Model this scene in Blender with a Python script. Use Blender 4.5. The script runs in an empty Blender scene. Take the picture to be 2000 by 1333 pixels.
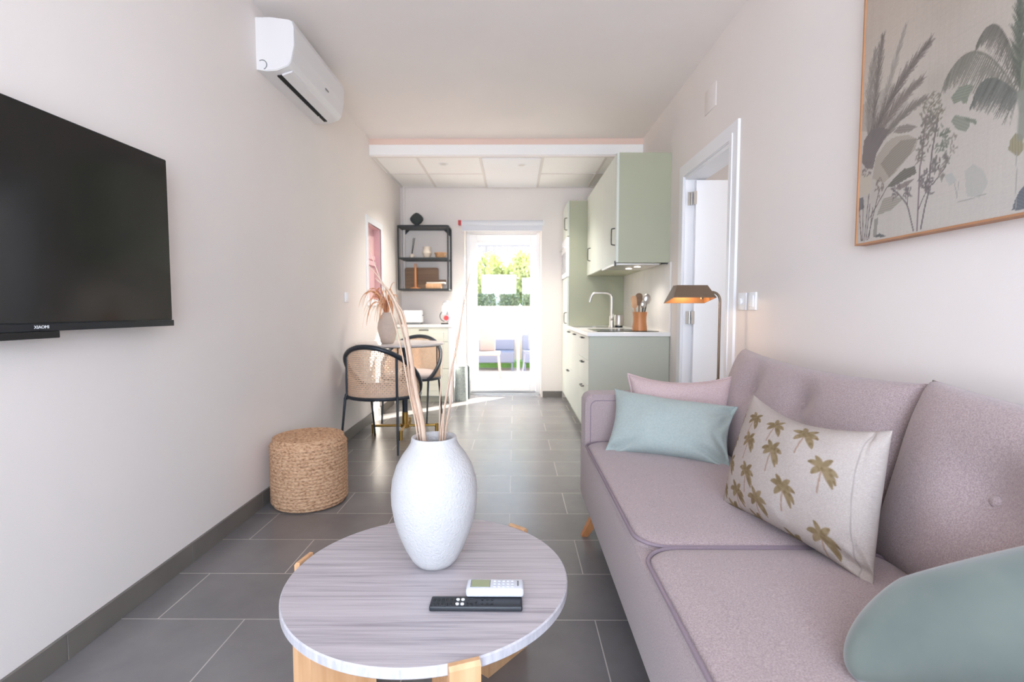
import bpy, bmesh, math, random
import numpy as np
from mathutils import Vector, Matrix, noise
SC = bpy.context.scene
C = SC.collection
random.seed(7)
PI = math.pi
XL, XR, ZC, YB, YF = -1.36, 1.20, 2.655, -1.9, 6.17   # left wall, right wall, ceiling, wall behind, far wall

# ------------------------------------------------------------------ camera, sky, sun, exposure
cam_d = bpy.data.cameras.new('camera'); cam = bpy.data.objects.new('camera', cam_d); C.objects.link(cam)
cam_d.sensor_width = 36; cam_d.lens = 18.0; cam_d.clip_start = .02
cam.location = (0, 0, 1.06)
cam.rotation_euler = (PI/2 - math.atan(61/1000), 0, math.atan(5/1000))
cam_d.dof.use_dof = True; cam_d.dof.focus_distance = 1.45; cam_d.dof.aperture_fstop = 4.5
SC.camera = cam
SC.view_settings.view_transform = 'Standard'; SC.view_settings.look = 'None'
SC.view_settings.gamma = 1; SC.view_settings.use_curve_mapping = False
SC.view_settings.exposure = 1.88
SC.cycles.max_bounces = 10; SC.cycles.diffuse_bounces = 7; SC.cycles.glossy_bounces = 4
SC.cycles.transmission_bounces = 6; SC.cycles.transparent_max_bounces = 12
SC.cycles.caustics_reflective = False; SC.cycles.caustics_refractive = False
SC.cycles.sample_clamp_indirect = 6

w = bpy.data.worlds.new('sky'); SC.world = w; w.use_nodes = True
nt = w.node_tree; nt.nodes.clear()
tc = nt.nodes.new('ShaderNodeTexCoord'); sp = nt.nodes.new('ShaderNodeSeparateXYZ')
cr = nt.nodes.new('ShaderNodeValToRGB'); mr = nt.nodes.new('ShaderNodeMapRange')
mr.inputs['From Min'].default_value = -1; mr.inputs['From Max'].default_value = 1
cr.color_ramp.elements[0].position = .44; cr.color_ramp.elements[0].color = (.62, .58, .55, 1)
cr.color_ramp.elements[1].position = .52; cr.color_ramp.elements[1].color = (.86, .92, 1.0, 1)
e = cr.color_ramp.elements.new(1.0); e.color = (.50, .68, 1.0, 1)
bg = nt.nodes.new('ShaderNodeBackground'); bg.inputs['Strength'].default_value = 1.0
wo = nt.nodes.new('ShaderNodeOutputWorld')
nt.links.new(tc.outputs['Generated'], sp.inputs[0]); nt.links.new(sp.outputs['Z'], mr.inputs['Value'])
nt.links.new(mr.outputs[0], cr.inputs[0]); nt.links.new(cr.outputs[0], bg.inputs['Color']); nt.links.new(bg.outputs[0], wo.inputs['Surface'])

def light(name, kind, loc, rot=(0, 0, 0), **k):
    d = bpy.data.lights.new(name, kind); o = bpy.data.objects.new(name, d); C.objects.link(o)
    o.location = loc; o.rotation_euler = rot
    for a, b in k.items(): setattr(d, a, b)
    return o
sun = light('sun', 'SUN', (3, 9, 5), energy=13.0, angle=.012, color=(1, .93, .84))
sd = Vector((-.68, -.73, -math.tan(math.radians(29)))).normalized()
sun.rotation_euler = sd.to_track_quat('-Z', 'Y').to_euler()
# sky portals in the two glazed openings, then two added fill lamps
p = light('garden_door_portal', 'AREA', (-.15, 6.62, 1.05), (-PI/2, 0, 0), shape='RECTANGLE', size=.9, size_y=2.05); p.data.cycles.is_portal = True
p = light('terrace_window_portal', 'AREA', (-.05, YB-.13, 1.2), (PI/2, 0, 0), shape='RECTANGLE', size=2.3, size_y=2.3); p.data.cycles.is_portal = True
light('terrace_fill', 'AREA', (-.05, YB-.16, 1.2), (PI/2-.22, 0, 0), shape='RECTANGLE', size=2.2, size_y=2.2, energy=46, color=(.66, .79, 1))  # fill lamp added at the window, brightens the living area beyond the sky
light('bedroom_fill', 'AREA', (2.9, 2.4, 1.6), (0, PI/2, 0), shape='RECTANGLE', size=1.2, size_y=1.3, energy=6, color=(.9, .94, 1))  # unseen lamp added to brighten the bedroom, stands in for an unbuilt window

# ------------------------------------------------------------------ materials
def lin(c):
    c = [x/255 for x in c[:3]]
    return [x/12.92 if x <= .04045 else ((x+.055)/1.055)**2.4 for x in c]
MATS = {}
def mat(name, col, rough=.5, metal=0, var=0, vscale=8, vstretch=(1, 1, 1), bump=0, bscale=60, spec=.5, trans=0, emit=None, estr=0, sheen=0, col2=None, detail=4, alpha=1, coat=0):
    m = bpy.data.materials.new(name); m.use_nodes = True; n = m.node_tree.nodes; l = m.node_tree.links
    b = n['Principled BSDF']; c = lin(col)
    b.inputs['Base Color'].default_value = (*c, 1); b.inputs['Roughness'].default_value = rough
    b.inputs['Metallic'].default_value = metal; b.inputs['Specular IOR Level'].default_value = spec
    b.inputs['Transmission Weight'].default_value = trans; b.inputs['Sheen Weight'].default_value = sheen
    b.inputs['Coat Weight'].default_value = coat
    if emit: b.inputs['Emission Color'].default_value = (*lin(emit), 1); b.inputs['Emission Strength'].default_value = estr
    t = n.new('ShaderNodeTexCoord')
    if var or col2:
        mp = n.new('ShaderNodeMapping'); mp.inputs['Scale'].default_value = vstretch
        ns = n.new('ShaderNodeTexNoise'); ns.inputs['Scale'].default_value = vscale; ns.inputs['Detail'].default_value = detail
        r = n.new('ShaderNodeValToRGB'); r.color_ramp.elements[0].position = .32; r.color_ramp.elements[1].position = .68
        if col2: a, d = lin(col), lin(col2)
        else: a, d = [x*(1-var) for x in c], [min(1, x*(1+var)) for x in c]
        r.color_ramp.elements[0].color = (*a, 1); r.color_ramp.elements[1].color = (*d, 1)
        l.new(t.outputs['Object'], mp.inputs[0]); l.new(mp.outputs[0], ns.inputs['Vector']); l.new(ns.outputs[0], r.inputs[0]); l.new(r.outputs[0], b.inputs['Base Color'])
    if bump:
        nb = n.new('ShaderNodeTexNoise'); nb.inputs['Scale'].default_value = bscale; nb.inputs['Detail'].default_value = 3
        bp = n.new('ShaderNodeBump'); bp.inputs['Strength'].default_value = bump; bp.inputs['Distance'].default_value = .01
        l.new(t.outputs['Object'], nb.inputs['Vector']); l.new(nb.outputs[0], bp.inputs['Height']); l.new(bp.outputs[0], b.inputs['Normal'])
    MATS[name] = m
    return m
wall_m = mat('wall_paint', (232, 225, 220), .75, var=.012, vscale=2, bump=.03, bscale=180)
ceil_m = mat('ceiling_paint', (240, 234, 230), .85, var=.01, vscale=2)
panel_m = mat('ceiling_panel', (246, 245, 243), .8)
white_m = mat('white_lacquer', (236, 236, 238), .35)
pvc_m = mat('white_pvc', (240, 241, 243), .3)
green_m = mat('sage_green_board', (170, 172, 148), .5, var=.02, vscale=3)
greenf_m = mat('sage_green_front', (212, 217, 206), .45, var=.02, vscale=3)
greenp_m = mat('sage_green_panel', (186, 188, 172), .5, var=.02, vscale=3)
marble_m = mat('white_marble', (236, 232, 226), .25, col2=(226, 224, 222), vscale=5, detail=8)
work_m = mat('white_worktop', (240, 238, 234), .3)
steel_m = mat('brushed_steel', (200, 196, 190), .28, metal=1)
chrome_m = mat('chrome', (225, 225, 225), .12, metal=1)
dmetal_m = mat('dark_metal', (52, 53, 52), .45, metal=.4)
gun_m = mat('gunmetal_handle', (78, 76, 74), .35, metal=.8)
black_m = mat('black_plastic', (22, 22, 24), .35)
hob_m = mat('black_glass', (14, 14, 16), .08)
chairm = mat('blue_black_metal', (38, 44, 52), .4, metal=.2)
brass_m = mat('brass', (176, 138, 72), .3, metal=.9)
bronze_m = mat('bronze_lamp', (122, 103, 86), .42, metal=.55)
bronzei_m = mat('lamp_inside', (168, 120, 76), .5)
oak_m = mat('pale_oak', (214, 170, 128), .5, col2=(196, 148, 104), vscale=6, vstretch=(6, 6, .6), bump=.04, bscale=90)
oakd_m = mat('warm_oak_leg', (206, 142, 92), .45, col2=(188, 122, 74), vscale=6, vstretch=(6, 6, .6))
walnut_m = mat('walnut_board', (136, 106, 78), .5, col2=(118, 88, 62), vscale=5, vstretch=(.6, 4, 7))
bamboo_m = mat('bamboo', (198, 136, 88), .45, col2=(176, 112, 66), vscale=5, vstretch=(9, 9, .5))
cane_m = mat('cane', (222, 188, 158), .6, var=.08, vscale=40)
seatf_m = mat('chair_linen', (196, 182, 176), .9, var=.03, vscale=90, bump=.1, bscale=400)
sofa_m = mat('pink_grey_weave', (148, 130, 130), .95, col2=(178, 160, 159), vscale=330, detail=2, bump=.22, bscale=420, sheen=.25)
pipe_m = mat('pink_grey_piping', (138, 122, 130), .95, var=.06, vscale=300)
bolst_m = mat('dusty_pink_weave', (176, 150, 148), .95, col2=(196, 174, 172), vscale=330, detail=2, bump=.2, bscale=420, sheen=.2)
blue_m = mat('pale_aqua_cotton', (156, 166, 162), .9, col2=(164, 174, 169), vscale=120, detail=2, bump=.08, bscale=300, sheen=.15)
aqua_m = mat('grey_green_velvet', (90, 100, 95), .8, col2=(104, 112, 105), vscale=9, sheen=.6)
vase_m = mat('rough_white_ceramic', (188, 185, 184), .85, var=.02, vscale=30, bump=.35, bscale=170)
vase2_m = mat('beige_ceramic', (196, 178, 164), .75, var=.04, vscale=30, bump=.2, bscale=150)
cream_m = mat('cream_ceramic', (222, 208, 190), .6)
reed_m = mat('dried_reed', (226, 202, 182), .7, col2=(206, 176, 152), vscale=20, vstretch=(4, 4, .8))
dry_m = mat('dried_foliage', (214, 150, 104), .75, col2=(230, 184, 146), vscale=30)
pink_m = mat('pink_niche_paint', (212, 172, 180), .7, col2=(220, 186, 180), vscale=9)
pink2_m = mat('pale_pink_band', (224, 182, 186), .7)
ac_m = mat('ac_white_plastic', (226, 224, 224), .3)
screen_m = mat('tv_screen', (14, 15, 15), .12, spec=.6)
bezel_m = mat('tv_bezel', (38, 40, 44), .35, metal=.3)
rem_m = mat('remote_black', (40, 42, 46), .45)
remk_m = mat('remote_keys', (28, 29, 32), .5)
lcd_m = mat('lcd', (150, 156, 120), .3)
remw_m = mat('remote_white', (206, 207, 214), .4)
key_m = mat('grey_white_keys', (205, 208, 218), .5)
hole_m = mat('vent_black', (12, 12, 12), .8)
red_m = mat('red_plastic', (200, 50, 52), .4)
grey_m = mat('grey_plastic', (120, 122, 124), .5)
binm = mat('dark_speckled_bin', (112, 120, 118), .6, col2=(178, 186, 180), vscale=160, detail=1)
binr = mat('bin_charcoal', (44, 52, 56), .6)
terr_m = mat('terrace_paving', (200, 188, 178), .8, var=.06, vscale=2)
gwall_m = mat('garden_wall_render', (226, 200, 184), .9, var=.04, vscale=3)
leaf_m = mat('hedge_leaf', (164, 178, 124), .7, col2=(216, 216, 160), vscale=5)
leafd_m = mat('shrub_leaf', (96, 116, 84), .8, col2=(140, 150, 124), vscale=6)
grass_m = mat('lawn_green', (128, 178, 92), .9, var=.1, vscale=12)
out_m = mat('garden_furniture_grey', (118, 122, 140), .7)
outb_m = mat('garden_seat_taupe', (140, 124, 120), .7)
outw_m = mat('garden_white', (236, 236, 236), .6)
fringe_m = mat('pergola_fringe', (120, 122, 128), .8)
glow_m = mat('lit_hood_lamp', (255, 240, 220), .5, emit=(255, 240, 220), estr=3.0)
bulb_m = mat('warm_bulb', (255, 190, 120), .5, emit=(255, 176, 100), estr=1.4)
blind_m = mat('blind_fabric', (222, 224, 230), .8)
rub_m = mat('charcoal_rubber', (30, 30, 32), .7)

def glass():
    m = bpy.data.materials.new('clear_glass'); m.use_nodes = True; n = m.node_tree.nodes; l = m.node_tree.links
    n.clear(); o = n.new('ShaderNodeOutputMaterial'); mx = n.new('ShaderNodeMixShader'); t = n.new('ShaderNodeBsdfTransparent'); g = n.new('ShaderNodeBsdfGlossy')
    g.inputs['Roughness'].default_value = .02; t.inputs['Color'].default_value = (.97, .985, .98, 1)
    f = n.new('ShaderNodeFresnel'); f.inputs[0].default_value = 1.15
    gm = n.new('ShaderNodeNewGeometry'); inv = n.new('ShaderNodeMath'); inv.operation = 'SUBTRACT'; inv.inputs[0].default_value = 1
    mu = n.new('ShaderNodeMath'); mu.operation = 'MULTIPLY'; l.new(gm.outputs['Backfacing'], inv.inputs[1]); l.new(inv.outputs[0], mu.inputs[0]); l.new(f.outputs[0], mu.inputs[1])
    l.new(mu.outputs[0], mx.inputs[0]); l.new(t.outputs[0], mx.inputs[1]); l.new(g.outputs[0], mx.inputs[2]); l.new(mx.outputs[0], o.inputs[0])
    return m
glass_m = glass()

def floor_mat(name, base, vertical=False):
    m = bpy.data.materials.new(name); m.use_nodes = True; n = m.node_tree.nodes; l = m.node_tree.links; b = n['Principled BSDF']
    t = n.new('ShaderNodeTexCoord'); mp = n.new('ShaderNodeMapping'); mp.inputs['Location'].default_value = (-.12+.6*5, -1.597+.3045*20, 0)
    br = n.new('ShaderNodeTexBrick'); br.offset = .5; br.offset_frequency = 2
    for k, v in (('Scale', 1), ('Brick Width', .6), ('Row Height', .3045), ('Mortar Size', .0022), ('Mortar Smooth', .2), ('Bias', 0)): br.inputs[k].default_value = v
    c = lin(base); br.inputs['Color1'].default_value = (*[x*.93 for x in c], 1); br.inputs['Color2'].default_value = (*[x*1.08 for x in c], 1)
    br.inputs['Mortar'].default_value = (*lin((176, 170, 164)), 1)
    ns = n.new('ShaderNodeTexNoise'); ns.inputs['Scale'].default_value = 3.5; ns.inputs['Detail'].default_value = 6; ns.inputs['Roughness'].default_value = .6
    r = n.new('ShaderNodeValToRGB'); r.color_ramp.elements[0].position = .3; r.color_ramp.elements[0].color = (.86, .86, .86, 1); r.color_ramp.elements[1].position = .7; r.color_ramp.elements[1].color = (1.12, 1.11, 1.09, 1)
    mx = n.new('ShaderNodeMix'); mx.data_type = 'RGBA'; mx.blend_type = 'MULTIPLY'; mx.inputs[0].default_value = 1
    l.new(t.outputs['Object'], mp.inputs[0]); l.new(mp.outputs[0], br.inputs['Vector']); l.new(t.outputs['Object'], ns.inputs['Vector'])
    l.new(ns.outputs[0], r.inputs[0]); l.new(br.outputs['Color'], mx.inputs[6]); l.new(r.outputs[0], mx.inputs[7]); l.new(mx.outputs[2], b.inputs['Base Color'])
    rr = n.new('ShaderNodeMapRange'); rr.inputs['To Min'].default_value = .25; rr.inputs['To Max'].default_value = .28; b.inputs['Specular IOR Level'].default_value = .7
    l.new(ns.outputs[0], rr.inputs['Value']); l.new(rr.outputs[0], b.inputs['Roughness'])
    bp = n.new('ShaderNodeBump'); bp.inputs['Strength'].default_value = .25; bp.inputs['Distance'].default_value = .002; bp.invert = True
    l.new(br.outputs['Fac'], bp.inputs['Height']); l.new(bp.outputs[0], b.inputs['Normal'])
    return m
tile_m = floor_mat('grey_porcelain_tile', (118, 115, 115))
base_m = mat('tile_skirting', (112, 106, 100), .5, var=.08, vscale=5)

def wave_mat(name, c1, c2, scale, direction, dist, dscale, rough, bump=0):
    m = bpy.data.materials.new(name); m.use_nodes = True; n = m.node_tree.nodes; l = m.node_tree.links; b = n['Principled BSDF']
    t = n.new('ShaderNodeTexCoord'); wv = n.new('ShaderNodeTexWave'); wv.bands_direction = direction
    wv.inputs['Scale'].default_value = scale; wv.inputs['Distortion'].default_value = dist; wv.inputs['Detail'].default_value = 3; wv.inputs['Detail Scale'].default_value = dscale
    r = n.new('ShaderNodeValToRGB'); r.color_ramp.elements[0].color = (*lin(c1), 1); r.color_ramp.elements[1].color = (*lin(c2), 1)
    l.new(t.outputs['Object'], wv.inputs['Vector']); l.new(wv.outputs['Color'], r.inputs[0]); l.new(r.outputs[0], b.inputs['Base Color'])
    b.inputs['Roughness'].default_value = rough
    if bump:
        bp = n.new('ShaderNodeBump'); bp.inputs['Strength'].default_value = bump; bp.inputs['Distance'].default_value = .004
        l.new(wv.outputs['Color'], bp.inputs['Height']); l.new(bp.outputs[0], b.inputs['Normal'])
    return m

def stone_mat():
    m = bpy.data.materials.new('grey_vein_stone'); m.use_nodes = True; n = m.node_tree.nodes; l = m.node_tree.links; b = n['Principled BSDF']
    t = n.new('ShaderNodeTexCoord'); mp = n.new('ShaderNodeMapping'); mp.inputs['Scale'].default_value = (1.4, 52, 8); mp.inputs['Rotation'].default_value = (0, 0, .04)
    ns = n.new('ShaderNodeTexNoise'); ns.inputs['Scale'].default_value = 2.2; ns.inputs['Detail'].default_value = 7; ns.inputs['Roughness'].default_value = .6; ns.inputs['Distortion'].default_value = .35
    r = n.new('ShaderNodeValToRGB'); E = r.color_ramp.elements
    E[0].position = .28; E[0].color = (*lin((148, 139, 143)), 1); E[1].position = .72; E[1].color = (*lin((196, 188, 190)), 1)
    x = E.new(.42); x.color = (*lin((168, 160, 164)), 1); x = E.new(.5); x.color = (*lin((180, 172, 175)), 1)
    l.new(t.outputs['Object'], mp.inputs[0]); l.new(mp.outputs[0], ns.inputs['Vector']); l.new(ns.outputs[0], r.inputs[0]); l.new(r.outputs[0], b.inputs['Base Color'])
    b.inputs['Roughness'].default_value = .42
    return m
stone_m = stone_mat()
edge_m = mat('pale_stone_edge', (196, 191, 194), .6, col2=(172, 168, 173), vscale=30, vstretch=(3, 3, .6))
topd_m = mat('marble_table_top', (206, 198, 194), .25, col2=(188, 180, 176), vscale=7, detail=8)

def attr_mat(name, rough=.85, weave=600, wstr=.12):
    m = bpy.data.materials.new(name); m.use_nodes = True; n = m.node_tree.nodes; l = m.node_tree.links; b = n['Principled BSDF']
    a = n.new('ShaderNodeAttribute'); a.attribute_name = 'print'; l.new(a.outputs['Color'], b.inputs['Base Color'])
    b.inputs['Roughness'].default_value = rough; b.inputs['Specular IOR Level'].default_value = .2
    t = n.new('ShaderNodeTexCoord'); nb = n.new('ShaderNodeTexNoise'); nb.inputs['Scale'].default_value = weave
    bp = n.new('ShaderNodeBump'); bp.inputs['Strength'].default_value = wstr; bp.inputs['Distance'].default_value = .004
    l.new(t.outputs['Object'], nb.inputs['Vector']); l.new(nb.outputs[0], bp.inputs['Height']); l.new(bp.outputs[0], b.inputs['Normal'])
    return m
canvas_m = attr_mat('printed_linen_canvas', .85, 500, .1)
palm_m = attr_mat('palm_print_linen', .92, 400, .2)

# ------------------------------------------------------------------ object helpers
def tag(o, label=None, cat=None, group=None, kind=None):
    if label: o['label'] = label
    if cat: o['category'] = cat
    if group: o['group'] = group
    if kind: o['kind'] = kind
    return o
def thing(name, loc, label, cat, rz=0, group=None):
    o = bpy.data.objects.new(name, None); C.objects.link(o); o.location = loc; o.rotation_euler = (0, 0, rz)
    o.empty_display_size = .05
    return tag(o, label, cat, group)
def link_mesh(name, me, m, parent, local):
    ms = m if isinstance(m, (list, tuple)) else [m]
    for x in ms: me.materials.append(x)
    o = bpy.data.objects.new(name, me); C.objects.link(o)
    off = None
    if parent is not None:
        o.parent = parent
        if not local:      # the mesh was written in world coordinates: bring it into the frame of its parent
            pm = Matrix.Identity(4); q = parent
            chain = []
            while q: chain.append(q); q = q.parent
            for q in reversed(chain): pm = pm @ Matrix.Translation(q.location) @ q.rotation_euler.to_matrix().to_4x4()
            me.transform(pm.inverted())
    n = len(me.vertices); co = np.empty(n*3, np.float32); me.vertices.foreach_get('co', co); co = co.reshape(-1, 3)
    lo, hi = co.min(0), co.max(0); c = Vector(((lo[0]+hi[0])/2, (lo[1]+hi[1])/2, lo[2]))
    me.transform(Matrix.Translation(-c)); o.location = c
    return o
KEEP = 0
def obj(name, bm, m, parent=None, smooth=False, local=False):
    me = bpy.data.meshes.new(name); bmesh.ops.recalc_face_normals(bm, faces=bm.faces); bm.to_mesh(me); bm.free()
    if smooth:
        me.polygons.foreach_set('use_smooth', [True]*len(me.polygons))
        if smooth != 'all': me.set_sharp_from_angle(angle=math.radians(38))
    return link_mesh(name, me, m, parent, local)
def B(): return bmesh.new()
def box(bm, x0, x1, y0, y1, z0, z1, bev=0, seg=2, mi=0):
    vs = [bm.verts.new((x, y, z)) for x in (x0, x1) for y in (y0, y1) for z in (z0, z1)]
    fs = [bm.faces.new([vs[i] for i in q]) for q in ((0, 1, 3, 2), (4, 6, 7, 5), (0, 4, 5, 1), (2, 3, 7, 6), (0, 2, 6, 4), (1, 5, 7, 3))]
    for f in fs: f.material_index = mi
    if bev:
        es = list({e for f in fs for e in f.edges})
        r = bmesh.ops.bevel(bm, geom=es, offset=min(bev, .49*min(x1-x0, y1-y0, z1-z0)), segments=seg, profile=.5, affect='EDGES')
        for f in r['faces']: f.material_index = mi
    return vs
def ring(bm, pts): return [bm.verts.new(p) for p in pts]
def bridge(bm, a, b, mi=0):
    n = len(a)
    for i in range(n):
        f = bm.faces.new((a[i], a[(i+1) % n], b[(i+1) % n], b[i])); f.material_index = mi
def tube(bm, pts, r, seg=10, cap=True, flat=1.0, mi=0):
    pts = [Vector(q) for q in pts]; n = len(pts)
    rs = r if isinstance(r, (list, tuple)) else [r]*n
    t0 = (pts[1]-pts[0]).normalized(); up = Vector((0, 0, 1)) if abs(t0.z) < .9 else Vector((1, 0, 0))
    u = t0.cross(up).normalized(); prev = None; t = t0
    for i in range(n):
        tn = (pts[min(i+1, n-1)]-pts[max(i-1, 0)]).normalized()
        q = t.rotation_difference(tn); u = (q @ u); u = (u - tn*u.dot(tn)).normalized(); t = tn; v = t.cross(u)
        rg = ring(bm, [pts[i]+(u*math.cos(2*PI*k/seg)+v*math.sin(2*PI*k/seg)*flat)*max(rs[i], 1e-4) for k in range(seg)])
        if prev: bridge(bm, prev, rg, mi)
        elif cap: bm.faces.new(rg[::-1]).material_index = mi
        prev = rg
    if cap: bm.faces.new(prev).material_index = mi
def cyl(bm, p0, p1, r, seg=20, r1=None, mi=0): tube(bm, [p0, p1], [r, r if r1 is None else r1], seg, mi=mi)
def lathe(bm, prof, c=(0, 0, 0), seg=40, mi=0, capb=True, capt=True, f=None):
    prev = None
    for r, z in prof:
        rg = ring(bm, [(c[0]+r*math.cos(2*PI*k/seg), c[1]+r*math.sin(2*PI*k/seg), c[2]+z) for k in range(seg)])
        if prev: bridge(bm, prev, rg, mi)
        elif capb: bm.faces.new(rg[::-1]).material_index = mi
        prev = rg
    if capt: bm.faces.new(prev).material_index = mi
def prism(bm, pts, axis, a, b, mi=0):
    def P(p, t): return {'x': (t, p[0], p[1]), 'y': (p[0], t, p[1]), 'z': (p[0], p[1], t)}[axis]
    A = ring(bm, [P(p, a) for p in pts]); Bq = ring(bm, [P(p, b) for p in pts])
    bridge(bm, A, Bq, mi); bm.faces.new(A[::-1]).material_index = mi; bm.faces.new(Bq).material_index = mi
def rrect(w, h, r, n=6, cx=0, cy=0):
    out = []
    for sx, sy, a0 in ((1, 1, 0), (-1, 1, 90), (-1, -1, 180), (1, -1, 270)):
        for k in range(n+1):
            a = math.radians(a0+90*k/n); out.append((cx+sx*(w/2-r)+r*math.cos(a), cy+sy*(h/2-r)+r*math.sin(a)))
    return out
def bez(pts, n=16):
    pts = [Vector(p) for p in pts]; out = []
    for i in range(n+1):
        q = list(pts); t = i/n
        while len(q) > 1: q = [a.lerp(b, t) for a, b in zip(q, q[1:])]
        out.append(q[0])
    return out
def smoothline(pts, n=8):
    P = [Vector(p) for p in pts]; P = [P[0]*2-P[1]]+P+[P[-1]*2-P[-2]]; out = []
    for i in range(1, len(P)-2):
        for k in range(n):
            t = k/n; a, b, c, d = P[i-1:i+3]
            out.append(.5*((2*b)+(c-a)*t+(2*a-5*b+4*c-d)*t*t+(3*b-a-3*c+d)*t**3))
    out.append(P[-2]); return out
def quadcushion(corners, T, nx=44, ny=32, sag=0, pinch=.06, n=2.6, m=2.2, wr=.006, seed=0, wscale=9, round_=0, dimples=(), up=None, flatback=1.0, creases=(), corner_r=0):
    """plump cushion spanned by four corner points BL, BR, TR, TL (as seen from its front)"""
    BL, BR, TR, TL = [Vector(q) for q in corners]
    N = ((BR-BL).cross(TL-BL)).normalized(); bm = B(); W = ((BR-BL).length+(TR-TL).length)/2; H = ((TL-BL).length+(TR-BR).length)/2
    G = {}
    for side in (1, -1):
        for i in range(nx+1):
            for j in range(ny+1):
                if side == -1 and (i in (0, nx) or j in (0, ny)): G[(side, i, j)] = G[(1, i, j)]; continue
                a = -math.cos(PI*i/nx)*.35 + (2*i/nx-1)*.65; b = -math.cos(PI*j/ny)*.35 + (2*j/ny-1)*.65
                x = a*(1-pinch*(1-b*b)*abs(a)**3); y = b*(1-pinch*(W/H)*.8*(1-a*a)*abs(b)**3)
                if corner_r:
                    k = corner_r*(a*a*b*b); x *= 1-k; y *= 1-k
                th = ((1-abs(a)**n)*(1-abs(b)**n)); th = max(th, 0)**(1/m)*T/2
                y -= sag*(1-a*a)*max(0, b)**2
                s, t = (x+1)/2, (y+1)/2
                p = (BL*(1-s)+BR*s)*(1-t)+(TL*(1-s)+TR*s)*t
                d = th*side*(1 if side > 0 else flatback)
                e = 1-min(1, abs(a))**8
                q = Vector((s*W*wscale, t*H*wscale, seed+side*3))
                d += noise.noise(q)*wr*e + noise.noise(q*2.3)*wr*.5*e
                for (ds, dt, dr, dd) in dimples:
                    rr = math.hypot((s-ds)*W, (t-dt)*H)
                    if side > 0: d -= dd*math.exp(-(rr/dr)**2)
                for (s0, t0, s1, t1, cw, cd) in creases:   # fold lines running out of the corners
                    vx, vy = (s1-s0)*W, (t1-t0)*H; L2 = vx*vx+vy*vy; px, py = (s-s0)*W, (t-t0)*H
                    k = max(0, min(1, (px*vx+py*vy)/L2)); dd_ = math.hypot(px-k*vx, py-k*vy)
                    if side > 0: d -= cd*min(1, th*8/T)*math.exp(-(dd_/cw)**2)*(1-k)
                G[(side, i, j)] = bm.verts.new(p+N*d)
    for side in (1, -1):
        for i in range(nx):
            for j in range(ny):
                q = [G[(side, i, j)], G[(side, i+1, j)], G[(side, i+1, j+1)], G[(side, i, j+1)]]
                if side < 0: q.reverse()
                if len(set(q)) == 4: bm.faces.new(q)
    return bm
def edge_loop_pts(corners, pinch, sag=0, n=24):
    BL, BR, TR, TL = [Vector(q) for q in corners]; W = ((BR-BL).length+(TR-TL).length)/2; H = ((TL-BL).length+(TR-BR).length)/2; out = []
    def pt(a, b):
        x = a*(1-pinch*(1-b*b)*abs(a)**3); y = b*(1-pinch*(W/H)*.8*(1-a*a)*abs(b)**3)-sag*(1-a*a)*max(0, b)**2; s, t = (x+1)/2, (y+1)/2
        return (BL*(1-s)+BR*s)*(1-t)+(TL*(1-s)+TR*s)*t
    for k in range(n): out.append(pt(-1+2*k/n, -1))
    for k in range(n): out.append(pt(1, -1+2*k/n))
    for k in range(n): out.append(pt(1-2*k/n, 1))
    for k in range(n+1): out.append(pt(-1, 1-2*k/n))
    return out
def text(name, s, size, mw, m, parent, ext=.0004):
    cu = bpy.data.curves.new(name, 'FONT'); cu.body = s; cu.size = size; cu.extrude = ext; cu.align_x = 'CENTER'; cu.align_y = 'CENTER'; cu.resolution_u = 3
    o = bpy.data.objects.new(name, cu); C.objects.link(o); dg = bpy.context.evaluated_depsgraph_get(); dg.update()
    me = bpy.data.meshes.new_from_object(o.evaluated_get(dg)); bpy.data.objects.remove(o); me.transform(mw); me.name = name
    me.materials.clear()
    return link_mesh(name, me, m, parent, False)
def struct(name, bm, m, parent=None, smooth=False):
    o = obj(name, bm, m, parent, smooth)
    if parent is None: o['kind'] = 'structure'
    return o
def sthing(name, loc):
    o = bpy.data.objects.new(name, None); C.objects.link(o); o.location = loc; o['kind'] = 'structure'; return o
# ------------------------------------------------------------------ the room shell
bm = B(); box(bm, XL-.15, XR+.02, YB-.1, YF+.28, -.1, 0); struct('floor', bm, tile_m)
# left wall with the pink niche (y 4.80..5.27, z 1.16..1.86)
bm = B()
for a in ((YB-.1, 4.78, 0, 2.9), (5.25, YF+.3, 0, 2.9), (4.78, 5.25, 0, 1.16), (4.78, 5.25, 1.87, 2.9)): box(bm, XL-.3, XL, *a)
struct('wall_left', bm, wall_m)
bm = B(); box(bm, XL-.12, XL-.07, 4.76, 5.27, 1.14, 1.89)
wn = sthing('window_2', (XL-.1, 5.0, 1.16))
o = obj('pane', bm, pink_m, wn)
bm = B(); box(bm, XL-.07, XL-.055, 4.78, 5.25, 1.50, 1.545); box(bm, XL-.07, XL-.06, 4.78, 5.25, 1.56, 1.60); obj('rail', bm, pink2_m, wn)
bm = B()
for a in ((4.72, 4.78, 1.10, 1.93), (5.25, 5.31, 1.10, 1.93), (4.78, 5.25, 1.87, 1.93), (4.78, 5.25, 1.10, 1.16)): box(bm, XL-.01, XL+.008, *a)
obj('window_frame', bm, pvc_m, wn)
bm = B()
for a in ((4.781, 4.786, 1.161, 1.869), (5.244, 5.249, 1.161, 1.869), (4.786, 5.244, 1.864, 1.869), (4.786, 5.244, 1.161, 1.166)): box(bm, XL-.07, XL-.006, *a)
obj('reveal', bm, pink_m, wn)
# right wall with the bedroom doorway (y 2.89..3.65, z 0..1.985)
bm = B()
for a in ((YB-.1, 2.89, 0, 2.9), (3.65, YF+.3, 0, 2.9), (2.89, 3.65, 1.985, 2.9)): box(bm, XR, XR+.12, *a)
struct('wall_right', bm, wall_m)
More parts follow.
